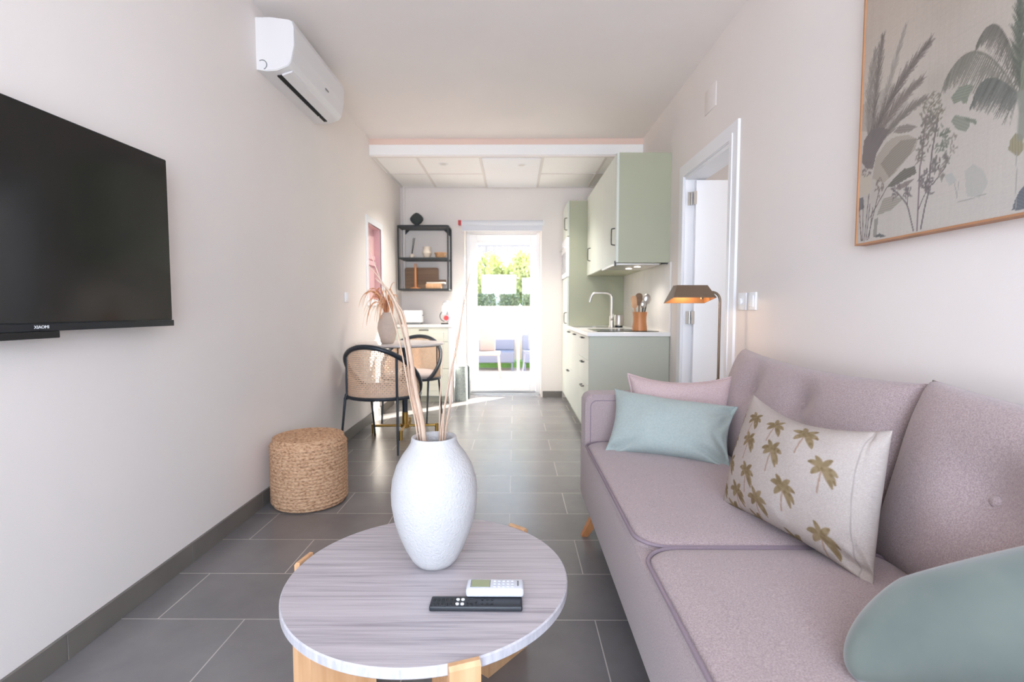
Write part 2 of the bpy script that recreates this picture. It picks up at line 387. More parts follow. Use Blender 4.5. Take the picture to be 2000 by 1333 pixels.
# far wall with the garden door opening
DX0, DX1, DZ = -.60, .32, 2.07
bm = B()
for a in ((XL-.1, DX0, 0, 2.9), (DX1, XR+.1, 0, 2.9), (DX0, DX1, DZ, 2.9)): box(bm, a[0], a[1], YF, YF+.42, a[2], a[3])
struct('wall_far', bm, wall_m)
# wall behind the viewer with a wide terrace window
bm = B()
for a in ((XL-.1, -1.2, 0, 2.9), (1.1, XR+.1, 0, 2.9), (-1.2, 1.1, 2.35, 2.9), (-1.2, 1.1, 0, .05)): box(bm, a[0], a[1], YB-.15, YB, a[2], a[3])
struct('wall_behind', bm, wall_m)
win = sthing('window_1', (-.05, YB-.08, .05))
bm = B()
for a in ((-1.2, -1.14, .05, 2.35), (1.04, 1.1, .05, 2.35), (-1.14, 1.04, .05, .11), (-1.14, 1.04, 2.29, 2.35), (-.08, -.01, .11, 2.29)): box(bm, a[0], a[1], YB-.11, YB-.05, a[2], a[3], .004)
obj('window_frame', bm, pvc_m, win)
bm = B(); box(bm, -1.14, 1.04, YB-.085, YB-.08, .11, 2.29); obj('pane', bm, glass_m, win)
# ceilings
bm = B(); box(bm, XL-.1, XR+.1, YB-.1, 4.885, ZC, ZC+.12); struct('ceiling', bm, ceil_m)
bm = B(); box(bm, XL-.1, XR+.1, 4.885, YF+.1, 2.51, 2.66); struct('ceiling_kitchen', bm, panel_m)
bm = B(); box(bm, XL+.0, XR, 4.905, 4.93, 2.50, 2.60); struct('trim_1', bm, ceil_m)
bm = B(); box(bm, XL, XR, 4.88, 4.905, 2.602, ZC); struct('trim_2', bm, mat('salmon_step_face', (232, 206, 192), .8))  # evenly salmon strip on the face of the ceiling step
bm = B()
for x in (-1.33, -.93, -.33, .27, .87): box(bm, x-.012, x+.012, 4.93, YF, 2.504, 2.511)
for y in (4.95, 5.55, 6.15): box(bm, XL, XR, y-.012, y+.012, 2.5035, 2.511)
struct('trim_3', bm, mat('grid_tee', (226, 222, 218), .6))
bm = B(); box(bm, -.316, .256, 4.98, 6.13, 2.497, 2.509, .004); struct('trim_4', bm, pvc_m)
# skirtings
bm = B()
y = YB
while y < 4.9:
    y1 = min(y+.6, 5.7) if y > YB else 1.48-.6*5+.0
    if y == YB: y1 = -.92
    box(bm, XL, XL+.011, y+.0012, y1-.0012, 0, .083, .001, 1); y = y1
box(bm, XL, XL+.0095, YB, 5.7, 0, .082); struct('baseboard_left', bm, base_m)
bm = B(); box(bm, DX1+.02, .575, YF-.012, YF, 0, .075, .001); struct('baseboard_far', bm, base_m)
bm = B(); box(bm, XR-.011, XR, YB, 2.79, 0, .083, .001); struct('baseboard_right', bm, base_m)
bm = B(); cyl(bm, (XL+.045, YF-.02, 1.3), (XL+.045, YF-.02, 2.51), .018, 12); struct('trim_5', bm, wall_m, smooth=True)

# bedroom doorway: casing, leaf, hinges
dr = sthing('door_2', (XR, 3.27, 0))
bm = B()
for a in ((2.79, 2.89, 0, 1.985), (3.65, 3.75, 0, 1.985), (2.79, 3.75, 1.985, 2.075)): box(bm, XR-.014, XR, *a)
for a in ((2.875, 2.9, 0, 1.965), (3.64, 3.665, 0, 1.965), (2.875, 3.665, 1.965, 1.99)): box(bm, XR-.006, XR+.13, *a)
for a in ((2.85, 2.885, 0, 1.99), (3.655, 3.69, 0, 1.99), (2.85, 3.69, 1.99, 2.02)): box(bm, XR-.02, XR-.012, *a)
obj('door_casing', bm, white_m, dr)
bm = B(); box(bm, XR+.055, XR+.79, 3.60, 3.636, .01, 1.955, .002); lf = obj('door_leaf', bm, white_m, dr)
for z in (.25, .96, 1.79):
    bm = B(); cyl(bm, (XR+.035, 3.625, z), (XR+.035, 3.625, z+.09), .007, 10); box(bm, XR+.012, XR+.03, 3.634, 3.64, z, z+.09); box(bm, XR+.04, XR+.06, 3.596, 3.601, z, z+.09)
    o = obj('hinge', bm, steel_m, dr, True); o['label'] = 'steel hinge'
bm = B(); cyl(bm, (XR+.73, 3.6, 1.0), (XR+.73, 3.55, 1.0), .01, 10); cyl(bm, (XR+.73, 3.55, 1.0), (XR+.61, 3.55, 1.0), .009, 10); obj('door_handle', bm, steel_m, lf, True)
# the bedroom beyond
bm = B(); box(bm, XR+.12, 3.1, 1.5, 1.6, 0, 2.6); struct('wall_bedroom_near', bm, wall_m)
bm = B(); box(bm, XR+.12, 3.1, 4.3, 4.4, 0, 2.6); struct('wall_bedroom_far', bm, wall_m)
bm = B(); box(bm, 3.0, 3.1, 1.5, 4.4, 0, 2.6); struct('wall_bedroom_side', bm, wall_m)
bm = B(); box(bm, XR+.12, 3.1, 1.5, 4.4, 2.35, 2.45); struct('ceiling_bedroom', bm, ceil_m)
bm = B(); box(bm, XR+.02, 3.1, 1.5, 4.4, -.1, 0); struct('floor_bedroom', bm, tile_m)

# garden door
gd = sthing('door_1', (-.15, 6.45, 0))
y0, y1 = 6.42, 6.49
bm = B()
for a in ((-.60, -.55, .03, DZ), (.27, .32, .03, DZ), (-.55, .27, 1.995, DZ), (-.60, .32, 0, .03)): box(bm, a[0], a[1], y0, y1, a[2], a[3], .003)
obj('door_frame', bm, pvc_m, gd)
bm = B()
for a in ((-.545, -.47, .035, 1.99), (.195, .265, .035, 1.99), (-.47, .195, .035, .185), (-.47, .195, 1.885, 1.99)): box(bm, a[0], a[1], y0-.02, y1-.01, a[2], a[3], .006)
gl = obj('door_leaf', bm, pvc_m, gd)
bm = B(); box(bm, -.475, .2, 6.455, 6.461, .18, 1.89); obj('pane', bm, glass_m, gl)
bm = B(); box(bm, .222, .24, y0-.032, y0-.02, .95, 1.08, .003); cyl(bm, (.231, y0-.03, 1.05), (.231, y0-.055, 1.05), .008, 10); box(bm, .224, .238, y0-.062, y0-.05, .94, 1.06, .004); obj('door_handle', bm, white_m, gl, True)
bm = B(); box(bm, -.58, .31, 6.36, 6.44, .0, .016, .003); struct('trim_6', bm, steel_m)
rb = thing('roller_blind', (-.12, YF-.03, 2.02), 'rolled-up white roller blind fixed above the glazed garden door', 'blind')
bm = B(); cyl(bm, (-.63, YF-.04, 2.085), (.335, YF-.04, 2.085), .033, 24); obj('roll', bm, blind_m, rb, True)
bm = B(); box(bm, -.62, .325, YF-.045, YF-.035, 2.0, 2.06); box(bm, -.62, .325, YF-.05, YF-.03, 1.99, 2.008, .003); obj('fabric', bm, blind_m, rb)
bm = B(); box(bm, -.665, -.632, YF-.075, YF, 2.06, 2.115, .004); o = obj('end_bracket', bm, red_m, rb); o['label'] = 'red end bracket'
bm = B(); box(bm, .337, .35, YF-.07, YF, 2.05, 2.12, .004); obj('end_bracket', bm, white_m, rb)

# ------------------------------------------------------------------ outside
bm = B(); box(bm, -7, 7, 6.6, 9.85, -.12, -.02); struct('ground_terrace', bm, terr_m)
bm = B(); box(bm, -7, 7, 9.85, 10.15, -.12, 1.13, .01); struct('wall_garden', bm, gwall_m)
bm = B(); box(bm, -7, 7, 10.15, 14, 1.0, 1.1); struct('ground_bed', bm, grass_m)
bm = B(); box(bm, -30, 30, -30, YB-.2, -.14, -.02); struct('ground_front', bm, terr_m)
def leafmass(name, x0, x1, y0, y1, z0, z1, n, s, m, label, cat, seed, top=None):
    rnd = random.Random(seed); bm = B()
    for _ in range(n):
        x = rnd.uniform(x0, x1); y = rnd.uniform(y0, y1); zt = z1+(top(x) if top else 0); z = rnd.uniform(z0, zt)
        d = Vector((rnd.uniform(-1, 1), rnd.uniform(-1, .4), rnd.uniform(0, 1.6))).normalized(); r = s*rnd.uniform(.6, 1.3)
        e = d.cross(Vector((rnd.uniform(-1, 1), rnd.uniform(-1, 1), rnd.uniform(-1, 1)))).normalized()*r*.3; p = Vector((x, y, z))
        bm.faces.new([bm.verts.new(q) for q in (p, p+d*r*.5+e, p+d*r, p+d*r*.5-e)])
    return tag(obj(name, bm, m), label, cat, kind=None)
for i, (a, b_) in enumerate(((-1.15, -.5), (-.52, -.0), (-.02, .56), (.54, 1.2))):
    nm = ['leftmost', 'second', 'third', 'rightmost'][i]
    leafmass('conifer_shrub', a, b_, 10.9+.5*(i % 2), 11.3+.5*(i % 2), 1.15, 2.05, 2600, .09, leaf_m, 'tall yellow-green shrub on the garden wall, %s of the row seen through the door' % nm, 'shrub', 10+i, lambda x: .18*math.sin(x*9)+.1)
for i, (a, b_) in enumerate(((-.95, -.39), (-.3, .08), (.17, .5))):
    nm = ['left', 'middle', 'right'][i]
    leafmass('flowering_shrub', a, b_, 10.25, 10.55, 1.1, 1.36, 900, .05, leafd_m, 'low grey-green bush on top of the garden wall, %s one in the door glass' % nm, 'bush', 30+i)
bm = B(); box(bm, -.68, .03, 10.62, 10.66, 1.1, 1.78, .01); tag(obj('reflection_panel', bm, outw_m), 'wide white panel imitating a window reflection in the door glass', 'screen')  # white panels added to imitate the rear window mirrored in the glass
bm = B(); box(bm, .16, .52, 10.7, 10.74, 1.1, 1.72, .01); tag(obj('reflection_panel', bm, outw_m), 'narrow white panel imitating a window reflection at the right edge of the door glass', 'screen')
bm = B()
for k in range(34):
    x = -1.6+k*.095+random.uniform(-.02, .02); box(bm, x, x+.07, 8.6, 8.63, 2.03-random.uniform(0, .05), 2.12)
cyl(bm, (-1.8, 8.62, 2.13), (1.8, 8.62, 2.13), .02, 8); pg = thing('awning', (0, 8.6, 0), 'awning edge with grey scalloped fringe over the terrace outside', 'awning')
obj('fringe', bm, fringe_m, pg)
for x in (-1.8, 1.8):
    bm = B(); box(bm, x-.04, x+.04, 8.58, 8.66, -.02, 2.15); obj('post', bm, outw_m, pg)
bm = B(); box(bm, -1.6, 1.9, 9.5, 9.85, -.02, .10); tag(obj('grass_strip', bm, grass_m), 'strip of green grass at the foot of the garden wall', 'grass', kind='stuff')
def outsofa(x0, x1, label):
    t = thing('garden_sofa', ((x0+x1)/2, 9.2, 0), label, 'garden seat')
    bm = B(); box(bm, x0, x1, 9.0, 9.45, .12, .32, .02); obj('seat', bm, out_m, t)
    bm = B(); box(bm, x0, x1, 9.38, 9.48, .32, .60, .02); obj('backrest', bm, out_m, t)
    for x in (x0+.03, x1-.06):
        for y in (9.02, 9.4):
            bm = B(); box(bm, x, x+.03, y, y+.03, -.02, .12); obj('leg', bm, out_m, t)
outsofa(-.86, .0, 'lilac-grey low garden sofa seen through the door glass, left'); outsofa(.14, .62, 'lilac-grey low garden seat at the right of the door glass')
def outchair(x, y, rz, m, label):
    t = thing('garden_chair', (x, y, -.02), label, 'garden chair', rz)
    bm = B(); box(bm, -.2, .2, -.2, .2, .40, .44, .01); obj('seat', bm, m, t, local=True)
    bm = B(); box(bm, -.12, .12, .17, .2, .44, .80, .012); obj('backrest', bm, m, t, local=True)
    for sx in (-1, 1):
        for sy in (-1, 1):
            bm = B(); tube(bm, [(sx*.17, sy*.17, .41), (sx*.21, sy*.21, 0)], .012, 8); obj('leg', bm, m, t, local=True)
outchair(-.42, 7.75, 0, outb_m, 'taupe garden chair in the middle of the terrace outside the door')
outchair(.38, 8.0, .3, out_m, 'grey garden chair on the right of the terrace')
outchair(-1.0, 8.0, -.4, out_m, 'grey garden chair on the left of the terrace')
t = thing('garden_table', (-.15, 8.75, -.02), 'white garden table on the terrace outside the door', 'garden table')
bm = B(); box(bm, -.68, .1, 8.3, 8.8, .58, .63, .01); obj('tabletop', bm, outw_m, t)
for x in (-.64, .06):
    for y in (8.34, 8.76):
        bm = B(); box(bm, x-.02, x+.02, y-.02, y+.02, -.02, .58); obj('leg', bm, outw_m, t)
# ------------------------------------------------------------------ sofa
sf = thing('sofa', (.75, 1.3, 0), 'pinkish-grey woven two-seat sofa with piped seats along the right wall', 'sofa')
SX = .325
bm = B(); box(bm, SX, 1.185, .10, 2.50, .15, .425, .022, 3); obj('base', bm, sofa_m, sf, True)
for (y0, y1) in ((1.305, 2.362), (.235, 1.292)):      # seat cushions: rounded pads with a crown
    bm = B(); cx, cy = (SX+.93)/2, (y0+y1)/2; wx, wy = .93-SX-.006, y1-y0
    prev = None
    for (ins, z) in ((.0, .395), (.0, .432), (.006, .442), (.02, .449), (.06, .455), (.16, .461), (.25, .464)):
        r = ring(bm, [(x, y, z) for x, y in rrect(wx-2*ins, wy-2*ins, max(.085-ins*.4, .02), 8, cx, cy)])
        if prev: bridge(bm, prev, r)
        else: bm.faces.new(r[::-1])
        prev = r
    bm.faces.new(prev); sc = obj('seat_cushion', bm, sofa_m, sf, 'all')
    bm = B(); P = [(x, y, .441) for x, y in rrect(wx+.004, wy+.004, .087, 8, cx, cy)]; tube(bm, P+[P[0]], .0055, 8, cap=False); obj('piping', bm, pipe_m, sc, True)
def arm(y0, y1, sgn):
    a = B(); P = rrect(.86, .515, .035, 5, SX+.435, .4075)
    prism(a, P, 'y', y0, y1)
    bmesh.ops.bevel(a, geom=[e for e in a.edges if abs(e.verts[0].co.y-e.verts[1].co.y) < 1e-6], offset=.018, segments=3, profile=.5, affect='EDGES')
    am = obj('armrest', a, sofa_m, sf, True)
    b = B(); yy = y0 if sgn < 0 else y1; P = [(x, yy+.004*-sgn, z) for x, z in rrect(.81, .46, .03, 5, SX+.435, .4075)]; tube(b, P+[P[0]], .005, 8, cap=False); obj('piping', b, pipe_m, am, True)
arm(2.365, 2.505, -1); arm(.09, .23, 1)
bm = B(); box(bm, 1.10, 1.19, .10, 2.50, .15, .78, .03, 3); obj('back_frame', bm, sofa_m, sf, True)
for (y0, y1, dm) in ((1.322, 2.42, ((.70, .68, .075, .045), (.38, .68, .075, .045))), (.20, 1.338, ((.716, .557, .08, .04), (.33, .557, .07, .035)))):
    cs = [(.955, y1, .40), (.955, y0, .40), (1.085, y0, .872), (1.085, y1, .885)]
    # front (towards the room) is the side seen when going from far to near
    bm = quadcushion(cs, .20, 64, 44, pinch=.03, sag=.085, corner_r=.025, n=3.6, m=2.4, wr=.008, seed=y0, wscale=5, dimples=[(1-a, b, c, d) for a, b, c, d in dm], flatback=.7)
    from mathutils.bvhtree import BVHTree
    bv = BVHTree.FromBMesh(bm); bc = obj('back_cushion', bm, sofa_m, sf, 'all')
    for a, b, c, d in dm:
        yy = y1+(y0-y1)*(1-a); s = b; x = .955+.13*s; z = .40+.465*s
        N = (Vector(cs[1])-Vector(cs[0])).cross(Vector(cs[3])-Vector(cs[0])).normalized(); P = Vector((x, yy, z)); hit = bv.ray_cast(P+N*.3, -N); P = (hit[0] if hit[0] else P+N*(.1-d))+N*.001
        bm = B(); bmesh.ops.create_uvsphere(bm, u_segments=16, v_segments=8, radius=.013); bm.transform(Matrix.Translation(P) @ N.to_track_quat('Z', 'Y').to_matrix().to_4x4() @ Matrix.Diagonal((1, 1, .45, 1)))
        obj('button', bm, sofa_m, bc, 'all')
for x, y, sx, sy in ((.40, 2.30, -1, 1), (1.12, 2.30, 1, 1), (.40, .30, -1, -1), (1.12, .30, 1, -1)):
    bm = B(); a = ring(bm, [(x+dx*.026, y+dy*.026, .16) for dx, dy in ((-1, -1), (1, -1), (1, 1), (-1, 1))]); b = ring(bm, [(x+sx*.072+dx*.015, y+sy*.05+dy*.015, 0) for dx, dy in ((-1, -1), (1, -1), (1, 1), (-1, 1))])
    bm.faces.new(a); bm.faces.new(b[::-1]); bridge(bm, a, b); obj('leg', bm, oakd_m, sf)

# ------------------------------------------------------------------ loose cushions
cs = [(.515, 2.30, .50), (.965, 2.22, .50), (.975, 2.27, .762), (.525, 2.37, .762)]
bm = quadcushion(cs, .13, 50, 30, pinch=.10, n=3.5, m=2.4, wr=.004, seed=2, sag=.16)
t = tag(obj('bolster_cushion', bm, bolst_m, None, 'all'), 'small dusty pink piped cushion standing behind the aqua one', 'cushion')
P = edge_loop_pts(cs, .10, .16); ti = t.location.copy(); bm = B(); tube(bm, P, .0065, 8, cap=False); obj('piping', bm, bolst_m, t, True)
cs = [(.387, 2.172, .452), (.83, 1.935, .452), (.925, 2.10, .66), (.458, 2.34, .70)]
bm = quadcushion(cs, .15, 90, 60, pinch=.10, n=2.4, m=1.9, wr=.009, seed=5, wscale=6,
    creases=[(.0, .02, .30, .18, .014, .04), (1, .98, .80, .66, .016, .045), (1, .97, .86, .42, .014, .04), (1, .03, .70, .24, .014, .05), (1, .06, .84, .46, .012, .035), (.03, .0, .3, .05, .012, .010), (.97, 0, .7, .06, .012, .01), (.0, 1, .12, .8, .014, .01)])
tag(obj('cushion', bm, blue_m, None, 'all'), 'pale aqua rectangular cushion leaning against the pink cushion', 'cushion')

# palm-print cushion: the print is a colour attribute on a dense mesh
def lerpc(A, m, c, a): A[m] = A[m]*(1-a)+np.array(c)*a
def seg(A, X, Y, p, q, w0, w1, c, a=1.0, soft=.25):
    (x0, y0), (x1, y1) = p, q; pad = max(w0, w1)*1.5
    mx = (X > min(x0, x1)-pad) & (X < max(x0, x1)+pad) & (Y > min(y0, y1)-pad) & (Y < max(y0, y1)+pad)
    if not mx.any(): return
    xs, ys = X[mx], Y[mx]; dx, dy = x1-x0, y1-y0; L = dx*dx+dy*dy+1e-12
    t = np.clip(((xs-x0)*dx+(ys-y0)*dy)/L, 0, 1); d = np.hypot(xs-x0-t*dx, ys-y0-t*dy); w = w0+(w1-w0)*t
    k = np.clip((w-d)/(np.maximum(w, 1e-6)*soft*2)+.5, 0, 1)*a
    A[mx] = A[mx]*(1-k[:, None])+np.array(c)*k[:, None]
def palm(A, X, Y, x, y, s, rnd):
    tr = (150, 126, 110); gl = (126, 108, 80)
    tk = [(x-.1*s, y-.95*s), (x-.05*s, y-.5*s), (x, y)]
    for p, q in zip(tk, tk[1:]): seg(A, X, Y, p, q, .045*s, .03*s, tr, .9)
    for ang, ln, cv in ((150, .62, -60), (195, .5, -50), (110, .55, -35), (62, .55, 30), (20, .62, 55), (-15, .72, 50), (-40, .75, 25)):
        ang += rnd.uniform(-8, 8); px, py = x, y; n = 7
        for k in range(n):
            a = math.radians(ang-(-cv)*0 + (cv if ang > 90 else -cv)*k/n*(-1 if ang > 90 else 1)); nx_, ny_ = px+math.cos(a)*ln*s/n, py+math.sin(a)*ln*s/n
            jit = rnd.uniform(-12, 12); wd = .115*s*math.sin(PI*(k+1.2)/(n+1.4))
            seg(A, X, Y, (px, py), (nx_, ny_), wd, wd, [v+jit for v in gl], .92, .3)
            px, py = nx_, ny_
def paint_to(me, A):
    ca = me.color_attributes.new('print', 'FLOAT_COLOR', 'POINT'); a = A.reshape(-1, 3)/255.0
    a = np.where(a <= .04045, a/12.92, ((a+.055)/1.055)**2.4); out = np.ones((len(a), 4), np.float32); out[:, :3] = a
    ca.data.foreach_set('color', out.ravel())
cs = [(.656, 1.585, .452), (.785, 1.088, .452), (.85, 1.14, .79), (.778, 1.655, .785)]
NX, NY = 260, 200
bm = quadcushion(cs, .19, NX, NY, pinch=.075, n=2.3, m=1.9, wr=.008, seed=9, wscale=5, sag=.17,
    creases=[(.30, 1, .66, .82, .018, .030), (.42, 1.0, .2, .88, .016, .01), (.98, .05, .80, .14, .014, .03), (.98, .08, .9, .26, .012, .016), (.93, .98, .93, .05, .006, .004), (1, .97, .8, .85, .02, .01), (.8, .0, .98, .35, .02, .008), (.62, .3, .95, .42, .02, .006), (.6, .2, .95, .3, .02, .006)])
me = bpy.data.meshes.new('palm_cushion')
bm.verts.index_update(); bmesh.ops.recalc_face_normals(bm, faces=bm.faces)
bm.to_mesh(me); bm.free()
rnd = random.Random(4)
a_ = np.array([-math.cos(PI*i/NX)*.35+(2*i/NX-1)*.65 for i in range(NX+1)]); b_ = np.array([-math.cos(PI*j/NY)*.35+(2*j/NY-1)*.65 for j in range(NY+1)])
Xg, Yg = np.meshgrid((a_+1)/2*.52, (b_+1)/2*.36, indexing='ij')
A = np.empty((NX+1, NY+1, 3)); A[:] = (172, 161, 154)
A += np.random.RandomState(1).normal(0, 3.5, (NX+1, NY+1, 1))
for b, row in ((.80, (.02, .235, .44, .655)), (.58, (.045, .27, .49, .80)), (.36, (.10, .32, .60)), (.36, ()), (.17, (.03, .22, .42, .81)), (-.01, (.14, .36, .62))):
    for a in row: palm(A, Xg, Yg, a*.52, (b+rnd.uniform(-.02, .02))*.36, .062*rnd.uniform(.92, 1.06), rnd)
seg(A, Xg, Yg, (.945*.52, .0), (.93*.52, .36), .0014, .0014, (146, 136, 130), .8)
back = np.empty(((NX-1)*(NY-1), 3)); back[:] = (172, 161, 154)
paint_to(me, np.concatenate([A.reshape(-1, 3), back]))
me.polygons.foreach_set('use_smooth', [True]*len(me.polygons))
tag(link_mesh('palm_cushion', me, palm_m, None, False), 'cream linen cushion printed with small olive palm trees, leaning on the sofa back', 'cushion')
cs = [(.49, .80, .45), (1.06, .62, .46), (1.14, .76, .79), (.63, .87, .60)]
bm = quadcushion(cs, .145, 60, 44, pinch=.02, n=2.2, m=2.0, wr=.012, seed=12, wscale=4, corner_r=.17)
tag(obj('cushion', bm, aqua_m, None, 'all'), 'large grey-green cushion in the near corner of the sofa, in the foreground', 'cushion')

# ------------------------------------------------------------------ round coffee table and what stands on it
TX, TY, TZ, TR = -.22, 1.285, .38, .355
ct = thing('coffee_table', (TX, TY, 0), 'round coffee table with grey veined stone top and chunky oak legs', 'table')
bm = B(); lathe(bm, [(TR-.004, -.025), (TR, -.021), (TR, -.003), (TR-.003, 0)], (TX, TY, TZ), 128)
for f in bm.faces: f.material_index = 0 if abs(f.calc_center_median().z-TZ) < .0005 else 1
bm.normal_update(); obj('tabletop', bm, [stone_m, edge_m], ct, True)
for ang in (-160+0, -71, 20, 52):
    pass
def leg_slab(dx, dy, w=.062, ro=.372, ri=.19, top=.384):
    L = math.hypot(dx, dy); ux, uy = dx/L, dy/L; vx, vy = -uy, ux; bm = B()
    # profile in the radial plane: rises to the top outside, notched under the stone
    pr = [(ri, 0), (ro, 0), (ro, top-.008), (ro-.006, top), (TR+.001, top), (TR+.001, .3545), (ri, .3545)] if top > .36 else [(ri, 0), (ro, 0), (ro, .3545), (ri, .3545)]
    a = ring(bm, [(TX+r*ux+vx*w/2, TY+r*uy+vy*w/2, z) for r, z in pr]); b = ring(bm, [(TX+r*ux-vx*w/2, TY+r*uy-vy*w/2, z) for r, z in pr])
    bridge(bm, a, b); bm.faces.new(a[::-1]); bm.faces.new(b)
    return obj('leg', bm, oak_m, ct)
leg_slab(-.36, .075); leg_slab(.125, -.345); leg_slab(.23, .28); leg_slab(-.23, -.27, w=.075, ro=.345, top=.3545)
bm = B()
for d in ((-.36, .075), (.125, -.345), (.23, .28), (-.23, -.27)):
    L = math.hypot(*d); ux, uy = d[0]/L, d[1]/L; vx, vy = -uy*.03, ux*.03
    prism(bm, [(TX+vx, TY+vy), (TX+vx+ux*.19, TY+vy+uy*.19), (TX-vx+ux*.19, TY-vy+uy*.19), (TX-vx, TY-vy)], 'z', .29, .354)
obj('cross_rail', bm, oak_m, ct)

VX, VY = -.213, 1.335
vs = thing('vase', (VX, VY, TZ), 'tall rough white ovoid vase on the round coffee table', 'vase')
bm = B(); prof = [(.0, .002), (.038, .002), (.050, .006), (.062, .02), (.078, .05), (.094, .09), (.106, .13), (.1125, .17), (.1135, .20), (.110, .235), (.099, .27), (.084, .297), (.070, .316), (.062, .329), (.0595, .338), (.0595, .343), (.058, .346), (.054, .346), (.049, .34), (.048, .325), (.06, .30), (.09, .25), (.09, .12), (.03, .02)]
lathe(bm, prof[1:], (VX, VY, TZ), 72, capt=True); obj('body', bm, vase_m, vs, 'all')
def reed(name, pts, w, label, cat, group, m=reed_m, curl=0, tips=()):
    ln = smoothline(pts, 8); n = len(ln); bm = B()
    w *= 1.65; tube(bm, ln, [w*(1-.72*(i/(n-1))**1.6) for i in range(n)], 8, flat=.35)
    for k, (f, dx, dz, l) in enumerate(tips):
        p = ln[int(f*(n-1))]; tube(bm, bez([p, p+Vector((dx*.5, 0, dz*.6)), p+Vector((dx, 0, dz))], 8), [w*.35*(1-i/9) for i in range(9)], 6, flat=.4)
    return tag(obj(name, bm, m, None, True), label, cat, group)
def pv(u, v, y=1.335):      # real position on the vase's own depth plane
    return Vector(((u-1005)*y/1000, y, 1.06+(605-v)*y/1000))
base = TZ+.02
def stem(pts, w, label, dy=(0, 0), group='dried stems in the white vase'):
    P = [Vector((VX+(pts[0][0]-845)*.0006, VY+dy[0]*.3, TZ+.02))]
    for k, (u, v) in enumerate(pts): P.append(pv(u, v, 1.335+dy[0]+(dy[1]-dy[0])*k/max(1, len(pts)-1)))
    return reed('dried_stem', P, w, label, 'dried plant', group)
stem([(826, 862), (810, 760), (797, 670), (782, 610), (760, 568), (735, 545)], .0105, 'broad dried reed arching left above the white vase, thickest of the stems', (.0, .06))
stem([(820, 862), (803, 775), (792, 680), (772, 600), (745, 548), (722, 520)], .006, 'thin dried reed beside the broad one, arching to the upper left', (.012, .08))
stem([(824, 864), (806, 770), (800, 690), (790, 620), (775, 590)], .006, 'short dark-flecked dried reed behind the broad arching reed', (.02, .03))
stem([(814, 866), (798, 770), (778, 660), (752, 570), (728, 500), (722, 470)], .0035, 'hair-thin dried blade rising to the far upper left', (.01, .0))
stem([(858, 868), (872, 770), (890, 680), (905, 600), (918, 535)], .0055, 'slender dried reed leaning right, longest on the right side', (.0, .02))
stem([(862, 868), (868, 790), (882, 720), (898, 650), (908, 560)], .004, 'thin dried reed leaning right just left of the longest', (-.012, .02))
stem([(866, 868), (880, 780), (884, 720), (890, 690)], .0065, 'short stout dried reed leaning right out of the vase mouth', (.012, .01))
stem([(856, 868), (858, 780), (864, 700), (866, 650)], .0035, 'fine dried stem rising straight from the vase mouth', (.015, .0))

# remotes
rc = thing('tv_remote', (-.087, 1.135, TZ), 'black television remote lying on the stone table, partly under the white one', 'remote control')
bm = B(); box(bm, -.193, .018, 1.113, 1.157, TZ, TZ+.013, .004, 3); obj('body', bm, rem_m, rc, True)
for r in range(2):
    for c_ in range(10):
        x = -.184+c_*.0098+(.014 if c_ > 5 else 0)
        if -.128 < x < -.108 or x > -.083: continue
        bm = B(); box(bm, x-.0035, x+.0035, 1.121+r*.018-.005, 1.121+r*.018+.005, TZ+.012, TZ+.0145, .001, 1); obj('button', bm, remk_m, rc)
for r in range(2):
    for c_ in range(2):
        x = -.130+c_*.0115; yy = 1.122+r*.0175
        bm = B(); lathe(bm, [(.0042, 0), (.0042, .0022), (.0035, .0028)], (x, yy, TZ+.0125), 16)
        o = obj('button', bm, outw_m, rc, True); o['label'] = 'white shortcut button'
bm = B(); lathe(bm, [(.0125, 0), (.0125, .002), (.0085, .0025), (.008, .0016)], (-.098, 1.1335, TZ+.0125), 28); obj('navigation_ring', bm, remk_m, rc, True)
for k in range(3):
    for r in range(2):
        bm = B(); lathe(bm, [(.003, 0), (.003, .002)], (-.074+k*.0115, 1.124+r*.017, TZ+.0125), 12); obj('button', bm, remk_m, rc, True)
rw = thing('air_conditioner_remote', (-.047, 1.17, TZ), 'white air-conditioner remote with display resting on the black remote', 'remote control')
bm = B(); box(bm, -.113, .021, 1.147, 1.196, TZ+.0135, TZ+.034, .006, 3); obj('body', bm, remw_m, rw, True)
bm = B(); box(bm, -.102, -.058, 1.158, 1.188, TZ+.0335, TZ+.0348, .001, 1); obj('display', bm, lcd_m, rw)
bm = B(); box(bm, -.1035, -.0565, 1.1565, 1.1895, TZ+.0332, TZ+.0343, .0005, 1); obj('display_bezel', bm, grey_m, rw)
for r in range(3):
    for c_ in range(5):
        bm = B(); box(bm, -.050+c_*.0105, -.0435+c_*.0105, 1.156+r*.0115, 1.162+r*.0115, TZ+.0335, TZ+.0358, .0012, 1); obj('button', bm, key_m, rw)
bm = B(); box(bm, .006, .010, 1.162, 1.184, TZ+.0338, TZ+.0346); obj('brand_mark', bm, grey_m, rw)

